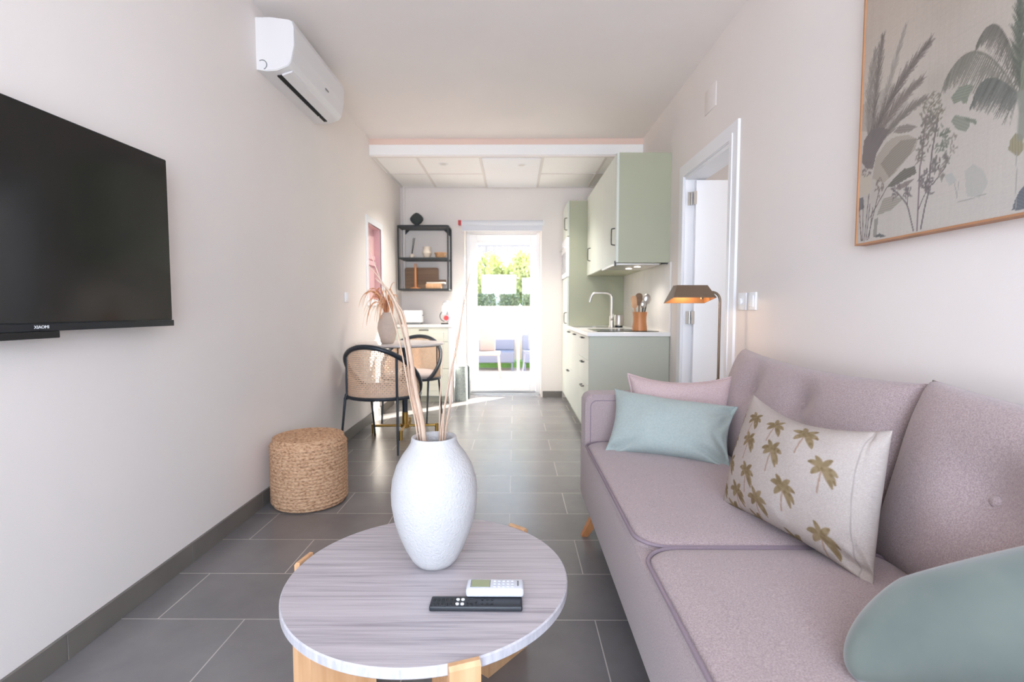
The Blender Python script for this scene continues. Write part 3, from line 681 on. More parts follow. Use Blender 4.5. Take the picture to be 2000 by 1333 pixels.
# ------------------------------------------------------------------ jute pouf
jute_m = wave_mat('braided_jute', (172, 124, 86), (212, 172, 136), 1.0, 'X', 0, 1, .9)
m = jute_m; n = m.node_tree.nodes; l = m.node_tree.links; n.clear()
o_ = n.new('ShaderNodeOutputMaterial'); b_n = n.new('ShaderNodeBsdfPrincipled'); t_ = n.new('ShaderNodeTexCoord'); mp_ = n.new('ShaderNodeMapping'); mp_.inputs['Scale'].default_value = (70, 70, 150)
vo = n.new('ShaderNodeTexNoise'); vo.inputs['Scale'].default_value = 1.0; vo.inputs['Detail'].default_value = 3
r_ = n.new('ShaderNodeValToRGB'); r_.color_ramp.elements[0].position = .3; r_.color_ramp.elements[0].color = (*lin((132, 92, 62)), 1); r_.color_ramp.elements[1].position = .62; r_.color_ramp.elements[1].color = (*lin((206, 168, 134)), 1)
x_ = r_.color_ramp.elements.new(.45); x_.color = (*lin((184, 142, 108)), 1)
bp_ = n.new('ShaderNodeBump'); bp_.inputs['Strength'].default_value = .6; bp_.inputs['Distance'].default_value = .006
l.new(t_.outputs['Object'], mp_.inputs[0]); l.new(mp_.outputs[0], vo.inputs['Vector']); l.new(vo.outputs[0], r_.inputs[0]); l.new(r_.outputs[0], b_n.inputs['Base Color']); l.new(vo.outputs[0], bp_.inputs['Height']); l.new(bp_.outputs[0], b_n.inputs['Normal']); l.new(b_n.outputs[0], o_.inputs[0]); b_n.inputs['Roughness'].default_value = .9
bm = B(); prof = [(.06, 0)]; R = .2; Hh = .375; nr = 19
for k in range(nr):
    z0_ = .004+k*(Hh-.02)/nr; hh = (Hh-.02)/nr
    for q in range(4):
        prof.append((R-.012*(1 if k in (0, nr-1) else 0)-.004+.005*math.sin(PI*(q+.5)/4), z0_+hh*(q+.5)/4))
for k in range(9):
    r0 = .186-k*.021
    for q in range(4): prof.append((max(.003, r0-.021*(q+.5)/4), Hh-.006+.005*math.sin(PI*(q+.5)/4)+.006*math.sin(PI*.5*k/9)))
lathe(bm, prof, (-1.132, 2.775, 0), 96); po_ = tag(obj('pouf', bm, jute_m, None, 'all'), 'round woven jute pouf on the floor by the left wall', 'pouf')

# ------------------------------------------------------------------ television, air conditioner, art
TVF, TVN = (-1.275, 1.905), (-1.315, .84)          # far and near ends of the screen plane
tv = thing('television', (-1.29, 1.37, 1.0), 'large black flat television mounted on the left wall', 'television')
a = Vector((TVF[0], TVF[1], 0)); b = Vector((TVN[0], TVN[1], 0)); dirv = (b-a).normalized(); nv = Vector((-dirv.y, dirv.x, 0))
if nv.x < 0: nv = -nv
def tvp(s, d, z): v = a+dirv*s+nv*d; return (v.x, v.y, z)
def tvbox(bm, s0, s1, d0, d1, z0, z1, bev=0):
    M_ = Matrix(((dirv.x, nv.x, 0, a.x), (dirv.y, nv.y, 0, a.y), (0, 0, 1, 0), (0, 0, 0, 1)))
    k = B(); box(k, s0, s1, d0, d1, z0, z1, bev); k.transform(M_); me_ = bpy.data.meshes.new('t'); k.to_mesh(me_); k.free(); bm.from_mesh(me_); bpy.data.meshes.remove(me_)
LW = (b-a).length
bm = B(); tvbox(bm, 0, LW, -.03, -.002, 1.003, 1.608, .003); obj('housing', bm, bezel_m, tv)
bm = B(); tvbox(bm, .004, LW-.004, -.002, .0005, 1.025, 1.604); obj('screen', bm, screen_m, tv)
bm = B(); tvbox(bm, -.002, LW+.002, -.012, .004, 1.001, 1.0225, .002); obj('lower_bezel', bm, bezel_m, tv)
bm = B(); tvbox(bm, .46, .66, -.02, .003, .981, 1.001, .002); obj('sensor_bar', bm, black_m, tv)
bm = B(); tvbox(bm, .35, .7, -.055, -.03, 1.15, 1.45, .004); obj('wall_bracket', bm, black_m, tv)
R_ = Matrix(((-dirv.x, 0, nv.x), (-dirv.y, 0, nv.y), (0, 1, 0))).to_4x4()
Mt = Matrix.Translation(Vector(tvp(.515, .0045, 1.0125))) @ Matrix(((dirv.x, 0, nv.x, 0), (dirv.y, 0, nv.y, 0), (0, 1, 0, 0), (0, 0, 0, 1)))
xs_ = 1 if (Vector((dirv.x, dirv.y, 0)).cross(Vector((0, 0, 1)))).dot(nv) > 0 else -1
Mt = Mt @ Matrix.Diagonal((xs_, 1, 1, 1))
text('brand_lettering', 'XIAOMI', .0125, Mt, outw_m, tv)

ac = thing('air_conditioner', (XL+.1, 3.14, 2.32), 'white split air conditioner high on the left wall', 'air conditioner')
AY0, AY1 = 2.775, 3.56
P = [(XL, 2.325), (XL+.05, 2.318), (XL+.105, 2.322), (XL+.165, 2.345), (XL+.185, 2.37), (XL+.20, 2.45), (XL+.205, 2.54), (XL+.195, 2.572), (XL+.17, 2.582), (XL+.08, 2.592), (XL, 2.595)]
bm = B(); prism(bm, P, 'y', AY0, AY1); bmesh.ops.bevel(bm, geom=[e for e in bm.edges if abs(e.verts[0].co.y-e.verts[1].co.y) < 1e-6 and e.verts[0].co.x > XL+.01], offset=.004, segments=2, affect='EDGES'); obj('body', bm, ac_m, ac, True)
bm = B(); P2 = [(XL+.178, 2.360), (XL+.186, 2.372), (XL+.2015, 2.45), (XL+.2065, 2.54), (XL+.196, 2.574), (XL+.1915, 2.57), (XL+.199, 2.45)]
prism(bm, P2, 'y', AY0+.004, AY1-.004); obj('front_panel', bm, ac_m, ac)
bm = B(); prism(bm, [(XL+.112, 2.316), (XL+.165, 2.3335), (XL+.170, 2.343), (XL+.112, 2.3255)], 'y', AY0+.05, AY1-.05); obj('louvre', bm, ac_m, ac)
bm = B(); prism(bm, [(XL+.083, 2.314), (XL+.107, 2.316), (XL+.107, 2.326), (XL+.083, 2.326)], 'y', AY0+.055, AY1-.16); prism(bm, [(XL+.086, 2.3145), (XL+.107, 2.3165), (XL+.107, 2.326), (XL+.086, 2.326)], 'y', AY1-.145, AY1-.06); o = obj('air_slot', bm, hole_m, ac); o['label'] = 'black air slot'
bm = B(); P = [(XL+.03+.024*math.cos(t), AY0-.001, 2.35+.024*math.sin(t)) for t in np.linspace(-1.2, 2.2, 16)]; tube(bm, P, .0022, 6); obj('pipe_cover_mark', bm, grey_m, ac)
bm = B(); box(bm, XL+.2005, XL+.2035, 3.22, 3.27, 2.41, 2.418); obj('brand_mark', bm, grey_m, ac)

FRONDS=[([(0.049,0.341),(0.06,0.513),(0.083,0.645)],0.05,(120,112,105),0),([(0.035,0.346),(0.024,0.528),(0.054,0.614)],0.05,(135,128,120),0),([(0.062,0.337),(0.133,0.521),(0.179,0.623)],0.035,(150,142,132),0),([(0.05,0.326),(0.121,0.459),(0.275,0.53)],0.06,(112,104,98),0),([(0.063,0.319),(0.139,0.409),(0.253,0.438)],0.05,(125,116,108),0),([(0.081,0.302),(0.172,0.375),(0.27,0.377)],0.04,(125,118,110),0),([(0.547,0.293),(0.477,0.546),(0.424,0.443)],0.05,(110,106,98),1),([(0.54,0.275),(0.417,0.519),(0.33,0.393)],0.09,(122,118,108),1),([(0.54,0.273),(0.452,0.393),(0.423,0.312)],0.07,(108,108,102),1),([(0.552,0.281),(0.532,0.393),(0.533,0.497)],0.05,(100,102,92),0),([(0.559,0.278),(0.575,0.392),(0.566,0.477)],0.06,(100,104,92),0)]
POLYS=[([(-0.013,0.461),(0.128,0.479),(0.203,0.392),(0.153,0.337),(0.054,0.352),(-0.008,0.38)],(135,128,120),0.35,0),([(0.006,0.271),(0.013,0.341),(0.049,0.367),(0.093,0.357),(0.13,0.336),(0.105,0.312),(0.076,0.281),(0.061,0.234),(0.029,0.245)],(118,110,106),0.95,1),([(0.061,0.203),(0.073,0.267),(0.118,0.301),(0.154,0.307),(0.209,0.295),(0.247,0.269),(0.238,0.244),(0.195,0.218),(0.161,0.195),(0.113,0.178)],(160,150,138),0.9,1),([(0.096,0.242),(0.141,0.271),(0.179,0.288),(0.243,0.273),(0.22,0.236),(0.176,0.212),(0.138,0.187)],(138,130,120),0.9,1),([(0.127,0.16),(0.162,0.183),(0.196,0.198),(0.239,0.197),(0.247,0.173),(0.21,0.166),(0.156,0.156)],(112,108,100),0.95,1),([(0.146,0.322),(0.169,0.334),(0.207,0.326),(0.245,0.305),(0.209,0.303),(0.17,0.311)],(132,124,116),0.9,1),([(-0.005,0.245),(0.049,0.218),(0.065,0.177),(0.043,0.157),(0.005,0.159)],(180,170,155),0.9,0),([(0.164,0.148),(0.187,0.157),(0.243,0.16),(0.215,0.145),(0.181,0.139)],(125,115,110),0.8,0),([(0.089,0.08),(0.116,0.129),(0.149,0.128),(0.202,0.111),(0.152,0.086)],(150,143,132),0.9,1),([(0.001,0.154),(0.022,0.152),(0.027,0.116),(0.003,0.111)],(110,108,108),0.9,0),([(0.075,0.014),(0.08,0.069),(0.096,0.073),(0.092,0.018)],(140,136,128),0.9,0),([(0.075,0.013),(0.105,0.021),(0.134,0.009),(0.124,0.006)],(100,100,98),0.9,0),([(0.353,0.344),(0.377,0.36),(0.413,0.354),(0.422,0.344),(0.405,0.321),(0.365,0.322)],(124,128,114),0.9,1),([(0.385,0.329),(0.407,0.322),(0.405,0.309),(0.392,0.312)],(124,128,114),0.9,0),([(0.358,0.281),(0.37,0.292),(0.417,0.267),(0.416,0.246),(0.405,0.237),(0.378,0.251)],(128,130,118),0.85,1),([(0.397,0.274),(0.434,0.258),(0.435,0.244),(0.415,0.258)],(118,122,108),0.85,0),([(0.525,0.153),(0.527,0.176),(0.539,0.188),(0.558,0.177),(0.562,0.143),(0.547,0.131)],(140,132,108),0.9,1),([(0.542,0.009),(0.548,0.033),(0.559,0.053),(0.576,0.069),(0.651,0.076),(0.656,0.003),(0.579,0.007)],(104,106,110),0.95,1),([(0.408,0.136),(0.433,0.147),(0.464,0.122),(0.477,0.088),(0.455,0.057),(0.418,0.07)],(160,160,152),0.5,0),([(0.342,0.143),(0.37,0.141),(0.386,0.117),(0.363,0.108)],(158,160,155),0.5,0),([(0.544,0.346),(0.559,0.352),(0.599,0.321),(0.595,0.223),(0.558,0.216),(0.544,0.274)],(126,130,112),0.8,1)]
LINES=[([(0.245,0.008),(0.223,0.073),(0.214,0.092),(0.181,0.127),(0.148,0.152)],0.0022,(105,95,95)),([(0.218,0.085),(0.217,0.114),(0.219,0.138)],0.0016,(105,95,95)),([(0.259,0.007),(0.259,0.071),(0.258,0.127),(0.258,0.181),(0.264,0.22),(0.27,0.299),(0.272,0.328)],0.003,(125,112,112)),([(0.272,0.009),(0.284,0.072),(0.294,0.108),(0.295,0.166),(0.3,0.223),(0.31,0.277),(0.315,0.317)],0.0026,(105,95,95)),([(0.26,0.066),(0.275,0.095),(0.291,0.119),(0.311,0.13),(0.347,0.163),(0.352,0.187)],0.0016,(105,95,95)),([(0.019,0.009),(0.003,0.121)],0.0018,(105,95,95)),([(0.027,0.008),(0.021,0.13)],0.0018,(105,95,95)),([(0.034,0.007),(0.048,0.156)],0.0018,(105,95,95)),([(0.043,0.009),(0.055,0.124)],0.0018,(105,95,95)),([(0.05,0.008),(0.097,0.164)],0.0018,(105,95,95)),([(0.057,0.011),(0.069,0.108)],0.0018,(105,95,95)),([(0.057,0.079),(0.127,0.157)],0.0018,(105,95,95)),([(0.022,0.009),(0.011,0.062)],0.0018,(105,95,95)),([(0.549,0.077),(0.545,0.144)],0.0012,(150,148,140)),([(0.551,0.015),(0.548,0.091)],0.0012,(150,148,140)),([(0.378,0.114),(0.389,0.076)],0.0012,(150,148,140)),([(0.391,0.111),(0.389,0.071)],0.0012,(150,148,140)),([(0.39,0.059),(0.473,0.063)],0.0012,(150,148,140)),([(0.546,0.273),(0.555,0.238),(0.554,0.176)],0.01,(135,135,125))]
CLUSTERS=[((0.289,0.321),0.049,90,(118,112,100)),((0.282,0.276),0.04,60,(110,104,98)),((0.336,0.238),0.029,40,(108,110,98)),((0.257,0.225),0.018,22,(115,108,100)),((0.314,0.182),0.018,26,(108,102,98)),((0.349,0.185),0.011,12,(112,106,100)),((0.338,0.155),0.016,14,(122,116,108)),((0.275,0.152),0.021,26,(108,100,98)),((0.294,0.121),0.021,26,(108,100,98)),((0.216,0.128),0.017,16,(108,100,98)),((0.096,0.17),0.022,18,(118,108,100)),((0.034,0.238),0.025,16,(112,104,100)),((0.169,0.141),0.02,12,(108,100,98)),((0.371,0.216),0.018,10,(130,122,112))]

ar = thing('wall_art', (XR-.02, 1.17, 1.28), 'large framed linen print of grey tropical palms and leaves on the right wall', 'picture')
AYL, AW, AH = 1.765, 1.2, .86; AZ0 = 1.283
NXa, NYa = 420, 300
S, T = np.meshgrid(np.linspace(0, AW, NXa+1), np.linspace(0, AH, NYa+1), indexing='ij')
A = np.empty((NXa+1, NYa+1, 3)); g1 = (T/AH)[..., None]; A[:] = np.array((186, 180, 172))*(1-g1)+np.array((174, 160, 146))*g1
rs = np.random.RandomState(3)
for _ in range(70):
    cx_, cy_, rr, dv = rs.uniform(0, AW), rs.uniform(0, AH), rs.uniform(.03, .16), rs.uniform(-7, 6)
    A += (dv*np.exp(-(((S-cx_)/rr)**2+((T-cy_)/rr)**2)))[..., None]*.8
A += rs.normal(0, .7, (NXa+1, 1, 1))+rs.normal(0, .6, (1, NYa+1, 1))+rs.normal(0, 1.5, (NXa+1, NYa+1, 1))
def poly(A, X, Y, P, c, al, stripes):
    P = np.array(P); mn, mx = P.min(0), P.max(0); m = (X >= mn[0]) & (X <= mx[0]) & (Y >= mn[1]) & (Y <= mx[1])
    if not m.any(): return
    xs, ys = X[m], Y[m]; ins = np.zeros(len(xs), bool); j = len(P)-1
    for i in range(len(P)):
        xi, yi = P[i]; xj, yj = P[j]; cnd = ((yi > ys) != (yj > ys)) & (xs < (xj-xi)*(ys-yi)/((yj-yi) or 1e-9)+xi); ins ^= cnd; j = i
    k = ins*al; col = np.array(c)[None, :]+np.zeros((len(xs), 3))
    if stripes:
        ctr = P.mean(0); d = P-ctr; i1 = np.argmax((d**2).sum(1)); ax_ = d[i1]/np.linalg.norm(d[i1]); q = (xs-ctr[0])*-ax_[1]+(ys-ctr[1])*ax_[0]
        col = col+(9*np.sin(q*900+3*np.sin(((xs-ctr[0])*ax_[0]+(ys-ctr[1])*ax_[1])*20)))[:, None]
    A[m] = A[m]*(1-k[:, None])+col*k[:, None]
def frond(A, X, Y, P, L, sh, droop, rnd):
    pts = bez([Vector((p[0], p[1], 0)) for p in P], 44)
    for i, p in enumerate(pts[:-1]):
        q = pts[i+1]; seg(A, X, Y, p[:2], q[:2], .0026, .0022, sh, .8); d = (q-p).normalized(); f = i/len(pts); ll = L*(.35+.65*math.sin(PI*min(1, f*.8+.2)))
        for s_ in (-1, 1):
            for w_ in range(2):
                an = math.atan2(d.y, d.x)+s_*rnd.uniform(.25, .55)
                e = Vector((math.cos(an), math.sin(an), 0)); jt = rnd.uniform(-12, 14)
                if droop: e = (e*.35+Vector((d.x*.25, -1, 0))*.8).normalized()
                e = p+e*ll*rnd.uniform(.6, 1.1)
                seg(A, X, Y, p[:2], e[:2], .0024, .001, [c+jt for c in sh], .55)
rnd = random.Random(2)
for P, c, al, st_ in POLYS[:1]: poly(A, S, T, P, c, al, st_)
for P, L, sh, dr_ in FRONDS: frond(A, S, T, P, L, sh, dr_, rnd)
for P, c, al, st_ in POLYS[1:]: poly(A, S, T, P, c, al, st_)
for P, w_, c in LINES:
    for p, q in zip(P, P[1:]): seg(A, S, T, p, q, w_, w_, c, .85)
for (cx_, cy_), r, nn, c in CLUSTERS:
    for _ in range(nn):
        an, rr = rnd.uniform(0, 2*PI), r*math.sqrt(rnd.random())*1.0; x, y = cx_+rr*math.cos(an)*.8, cy_+rr*math.sin(an)*1.3; an = rnd.uniform(0, 2*PI); ln = rnd.uniform(.006, .014)
        seg(A, S, T, (x, y), (x+ln*math.cos(an), y+ln*math.sin(an)), .003, .0015, [v+ln*1500-8 for v in c], .75)
# the part of the print that hangs beyond the picture's right edge: more of the same plants
for k in range(5): frond(A, S, T, [(.72, .52), (.72+.12*math.cos(k*.7), .60+.1*math.sin(k*.7)), (.72+.32*math.cos(k*.7-.3), .56+.28*math.sin(k*.7-.5))], .07, (112, 110, 100), 1, rnd)
me = bpy.data.meshes.new('canvas'); vv = np.stack([np.full_like(S, XR-.034), AYL-S, AZ0+T], -1).reshape(-1, 3)
idx = np.arange((NXa+1)*(NYa+1)).reshape(NXa+1, NYa+1); fc = np.stack([idx[:-1, :-1], idx[:-1, 1:], idx[1:, 1:], idx[1:, :-1]], -1).reshape(-1, 4)
me.from_pydata([], [], []); me.vertices.add(len(vv)); me.vertices.foreach_set('co', vv.astype(np.float32).ravel())
me.loops.add(fc.size); me.loops.foreach_set('vertex_index', fc.ravel()); me.polygons.add(len(fc)); me.polygons.foreach_set('loop_start', np.arange(0, fc.size, 4)); me.update(calc_edges=True); me.validate()
paint_to(me, A); link_mesh('canvas', me, canvas_m, ar, False)
frame_m = mat('copper_oak_frame', (176, 128, 92), .5, var=.06, vscale=12)
bm = B(); box(bm, XR-.032, XR-.002, AYL-AW, AYL, AZ0, AZ0+AH); obj('backing', bm, frame_m, ar)
bm = B(); t_ = .006
for a4 in ((AYL, AYL+t_, AZ0-t_, AZ0+AH+t_), (AYL-AW-t_, AYL-AW, AZ0-t_, AZ0+AH+t_), (AYL-AW, AYL, AZ0-t_, AZ0), (AYL-AW, AYL, AZ0+AH, AZ0+AH+t_)): box(bm, XR-.039, XR-.001, *a4)
obj('frame', bm, frame_m, ar)
# ------------------------------------------------------------------ kitchen run on the right
def door_yz(bm, x, y0, y1, z0, z1, th=.018, boards=6):      # board-and-batten front facing the room
    n = boards; wd = (y1-y0)/n
    box(bm, x+.004, x+th, y0+.0015, y1-.0015, z0+.0015, z1-.0015)
    for k in range(n): box(bm, x, x+.006, y0+.0015+k*wd*(1-.003/(y1-y0)*n/n), y0+(k+1)*wd-.002, z0+.0015, z1-.0015, .0015, 1)
def pull_v(parent, x, y, z0, z1, m=gun_m):
    bm = B(); tube(bm, smoothline([(x+.002, y, z0), (x-.022, y, z0+.004), (x-.028, y, z0+.018), (x-.028, y, z1-.018), (x-.022, y, z1-.004), (x+.002, y, z1)], 4), .0045, 8); return obj('handle', bm, m, parent, True)
def pull_h(parent, x, y0, y1, z, m=gun_m):
    bm = B(); tube(bm, smoothline([(x+.002, y0, z), (x-.02, y0+.003, z), (x-.024, y0+.015, z), (x-.024, y1-.015, z), (x-.02, y1-.003, z), (x+.002, y1, z)], 4), .005, 8); return obj('handle', bm, m, parent, True)
FX = .575
tall = thing('tall_cabinet', (.88, 5.89, 0), 'tall sage green cabinet with built-in white oven beside the garden door', 'cabinet')
bm = B(); box(bm, FX+.02, XR, 5.60, YF, .08, 2.235, .002, 1); obj('body', bm, green_m, tall)
bm = B(); box(bm, FX+.05, XR, 5.62, YF, 0, .08); obj('plinth', bm, greenp_m, tall)
for (z0, z1, h0, h1) in ((.085, 1.415, .91, 1.03), (1.86, 2.232, 1.93, 2.06)):
    bm = B(); door_yz(bm, FX, 5.605, YF-.005, z0, z1); d = obj('door', bm, greenf_m, tall); pull_v(d, FX, 5.66, h0, h1)
bm = B(); box(bm, FX-.012, FX+.02, 5.606, YF-.006, 1.42, 1.85, .004); ov = obj('oven', bm, white_m, tall)
bm = B(); box(bm, FX-.014, FX-.011, 5.66, YF-.05, 1.47, 1.70); obj('oven_window', bm, mat('oven_glass', (170, 172, 174), .15), ov)
bm = B(); cyl(bm, (FX-.035, 5.65, 1.745), (FX-.035, YF-.05, 1.745), .007, 8); box(bm, FX-.035, FX-.01, 5.67, 5.68, 1.74, 1.75); box(bm, FX-.035, FX-.01, YF-.08, YF-.07, 1.74, 1.75); obj('oven_handle', bm, steel_m, ov, True)

def base_unit(y0, y1, fronts, label):
    t = thing('base_cabinet', (.88, (y0+y1)/2, 0), label, 'cabinet', group=None)
    bm = B(); box(bm, FX+.02, XR-.015, y0, y1, .085, .853); obj('body', bm, greenp_m, t)
    bm = B(); box(bm, FX+.045, XR-.02, y0, y1, 0, .085); obj('plinth', bm, greenp_m, t)
    for kind, z0, z1, b, hy, hz, hv in fronts:
        bm = B(); door_yz(bm, FX, y0, y1, z0, z1, boards=b); d = obj(kind, bm, greenf_m, t)
        if hy is not None:
            if hv: pull_v(d, FX, hy, hz-.06, hz+.06)
            else: pull_h(d, FX, hy-.055, hy+.055, hz)
    return t
u = base_unit(3.972, 4.57, [('drawer', .085, .46, 1, 4.27, .43, 0), ('drawer', .46, .66, 1, 4.27, .63, 0), ('drawer', .66, .853, 1, 4.27, .83, 0)], 'sage green three-drawer kitchen unit nearest the viewer under the hob')
bm = B(); box(bm, FX+.003, XR-.004, 3.953, 3.971, 0, .853, .001, 1); obj('side_panel', bm, greenp_m, u)
base_unit(4.57, 5.08, [('door', .085, .853, 5, 4.83, .83, 0)], 'sage green kitchen unit with a single boarded front under the sink tap')
base_unit(5.08, 5.60, [('door', .085, .45, 5, 5.4, .42, 0), ('drawer', .45, .853, 1, 5.33, .83, 0)], 'sage green kitchen unit touching the tall cabinet')
wk = B(); box(wk, FX-.012, XR, 3.94, 5.598, .855, .886, .003); tag(obj('worktop', wk, work_m), 'white kitchen worktop running over the sage green base units', 'worktop')
bm = B(); box(bm, XR-.012, XR-.001, 3.94, 5.598, .886, 1.425, .001, 1); tag(obj('backsplash', bm, marble_m), 'white marble splashback between worktop and wall cabinets', 'splashback')
hob = thing('hob', (.87, 4.3, .886), 'black glass hob set into the near end of the worktop', 'hob')
bm = B(); box(bm, .65, 1.14, 4.04, 4.56, .8865, .892, .002); obj('glass_plate', bm, hob_m, hob)
for x, y, r in ((.77, 4.17, .08), (.77, 4.42, .07), (1.0, 4.17, .07), (1.0, 4.42, .09)):
    bm = B(); P = [(x+r*math.cos(a), y+r*math.sin(a), .8923) for a in np.linspace(0, 2*PI, 33)]; tube(bm, P, .0012, 6, cap=False); obj('cooking_zone', bm, grey_m, hob)
sk = thing('sink', (.85, 5.15, .886), 'stainless steel sink in the worktop in front of the tap', 'sink')
bm = B(); P = rrect(.42, .5, .05, 6, .80, 5.2); Q = rrect(.38, .46, .04, 6, .80, 5.2)
a_r = ring(bm, [(x, y, .8875) for x, y in P]); b_r = ring(bm, [(x, y, .889) for x, y in P]); c_r = ring(bm, [(x, y, .889) for x, y in Q]); d_r = ring(bm, [(x, y, .8872) for x, y in Q])
bridge(bm, a_r, b_r); bridge(bm, b_r, c_r); bridge(bm, c_r, d_r); bm.faces.new(d_r); bm.faces.new(a_r[::-1]); obj('basin', bm, steel_m, sk, True)
bm = B(); lathe(bm, [(.028, 0), (.028, .003), (.01, .003)], (.80, 5.2, .8873), 20); obj('drain', bm, chrome_m, sk, True)
tp = thing('kitchen_tap', (.945, 5.0, .886), 'tall arched steel mixer tap behind the sink', 'tap')
bm = B(); cyl(bm, (.945, 5.0, .886), (.945, 5.0, .905), .027, 24); cyl(bm, (.945, 5.0, .9), (.945, 5.0, 1.0), .020, 24); obj('base', bm, steel_m, tp, True)
bm = B(); tube(bm, [(.945, 5.0, 1.0), (.945, 5.0, 1.17)]+[tuple(v) for v in bez([(.945, 5.0, 1.17), (.945, 5.0, 1.225), (.89, 5.02, 1.225)], 8)][1:]+[(.80, 5.04, 1.225)]+[tuple(v) for v in bez([(.80, 5.04, 1.225), (.765, 5.05, 1.225), (.75, 5.05, 1.18)], 8)][1:]+[(.738, 5.05, 1.135)], .012, 14); obj('spout', bm, steel_m, tp, True)
bm = B(); cyl(bm, (.945, 4.98, .965), (.945, 4.915, .985), .010, 12); cyl(bm, (.945, 4.925, .98), (.945, 4.90, 1.02), .006, 10); obj('lever', bm, steel_m, tp, True)
so = thing('soap_dispenser', (1.02, 5.02, .886), 'round steel soap pot with black foot beside the tap', 'dispenser')
bm = B(); lathe(bm, [(.040, .02), (.042, .03), (.042, .115), (.038, .125), (.01, .128)], (1.02, 5.02, .886), 32); obj('pot', bm, steel_m, so, True)
bm = B(); lathe(bm, [(.038, 0), (.038, .02), (.03, .021)], (1.02, 5.02, .886), 32); obj('foot', bm, black_m, so, True)
uh = thing('utensil_holder', (1.0, 4.1, .892), 'orange-brown bamboo utensil jar standing on the hob end of the worktop', 'jar')
UX, UY, UZ = 1.0, 4.1, .893
bm = B(); lathe(bm, [(.058, 0), (.057, .03), (.052, .075), (.053, .11), (.058, .15), (.054, .15), (.049, .11), (.048, .05), (.05, .01)], (UX, UY, UZ), 36); obj('jar', bm, bamboo_m, uh, True)
def utensil(name, label, x, y, lx, ly, L, headf, m, hm=None):
    t = thing(name, (UX+x, UY+y, UZ+.02), label, 'kitchen utensil')
    p0 = Vector((UX+x, UY+y, UZ+.02)); p1 = p0+Vector((lx, ly, L)); bm = B(); tube(bm, [p0, p1], [.0055, .0065], 8); obj('handle', bm, m, t, True)
    bm = B(); headf(bm, p1, (p1-p0).normalized()); obj('head', bm, hm or m, t, True)
def flat_head(w, h, th=.004):
    def f(bm, p, d):
        bmx = B(); P = [(x, z) for x, z in rrect(w, h, w*.42, 6, 0, h/2-.01)]; prism(bmx, P, 'y', -th, th)
        q = Vector((0, 0, 1)).rotation_difference(d).to_matrix().to_4x4(); bmx.transform(Matrix.Translation(p) @ q); me_ = bpy.data.meshes.new('t'); bmx.to_mesh(me_); bmx.free(); bm.from_mesh(me_); bpy.data.meshes.remove(me_)
    return f
def bowl_head(r):
    def f(bm, p, d):
        bmx = B(); bmesh.ops.create_uvsphere(bmx, u_segments=20, v_segments=12, radius=r); bmx.transform(Matrix.Diagonal((1, .45, 1.25, 1)))
        q = Vector((0, 0, 1)).rotation_difference(d).to_matrix().to_4x4(); bmx.transform(Matrix.Translation(p+d*r) @ q); me_ = bpy.data.meshes.new('t'); bmx.to_mesh(me_); bmx.free(); bm.from_mesh(me_); bpy.data.meshes.remove(me_)
    return f
utensil('wooden_spatula', 'pale wooden spatula, leftmost in the bamboo jar', -.02, .01, -.02, 0, .17, flat_head(.045, .10), oak_m)
utensil('wooden_spatula', 'darker wooden spatula behind the pale one in the bamboo jar', .0, .02, .0, .01, .19, flat_head(.055, .10), walnut_m)
utensil('ladle', 'steel ladle, tallest and rightmost in the bamboo jar', .02, .0, .03, .0, .20, bowl_head(.033), black_m, steel_m)
utensil('serving_spoon', 'steel slotted spoon between ladle and spatulas in the bamboo jar', .01, -.012, .012, 0, .165, bowl_head(.024), black_m, steel_m)

def wall_unit(y0, y1, x0, label, boards, hy):
    t = thing('wall_cabinet', (1.0, (y0+y1)/2, 1.42), label, 'cabinet')
    bm = B(); box(bm, x0+.018, XR, y0, y1, 1.425, 2.262, .001, 1); obj('body', bm, green_m, t)
    bm = B(); door_yz(bm, x0, y0, y1, 1.425, 2.262, boards=boards); d = obj('door', bm, greenf_m, t); pull_v(d, x0, hy, 1.565, 1.695)
    return t
wall_unit(4.0, 4.60, .785, 'sage green wall cabinet nearest the viewer, above the cooker hood', 8, 4.05)
wall_unit(4.602, 5.598, .785, 'long sage green wall cabinet between the hood cabinet and the tall cabinet', 12, 5.34)
hd = thing('cooker_hood', (.98, 4.3, 1.40), 'slim steel cooker hood with two lit lamps under the wall cabinet', 'cooker hood')
bm = B(); box(bm, .80, 1.13, 4.03, 4.57, 1.408, 1.4245, .002); obj('body', bm, steel_m, hd)
bm = B(); box(bm, .775, .80, 4.02, 4.58, 1.404, 1.4245, .003); obj('pull_out_front', bm, steel_m, hd)
bm = B(); box(bm, .776, .792, 4.015, 4.035, 1.40, 1.44, .002); obj('end_cap', bm, gun_m, hd)
bm = B(); box(bm, 1.14, 1.19, 4.005, 4.03, 1.414, 1.4245); obj('vent_strip', bm, black_m, hd)
for x, y in ((.99, 4.16), (.96, 4.34)):
    bm = B(); lathe(bm, [(.032, 0), (.032, .003), (.024, .003)], (x, y, 1.4055), 24); r = obj('lamp_ring', bm, chrome_m, hd, True)
    bm = B(); lathe(bm, [(.024, 0), (.024, .001)], (x, y, 1.4042), 24); obj('lamp', bm, glow_m, r)
    light('hood_spot', 'SPOT', (x, y, 1.40), (0, 0, 0), energy=1.6, color=(1, .93, .84), spot_size=2.2, spot_blend=.8, shadow_soft_size=.02)

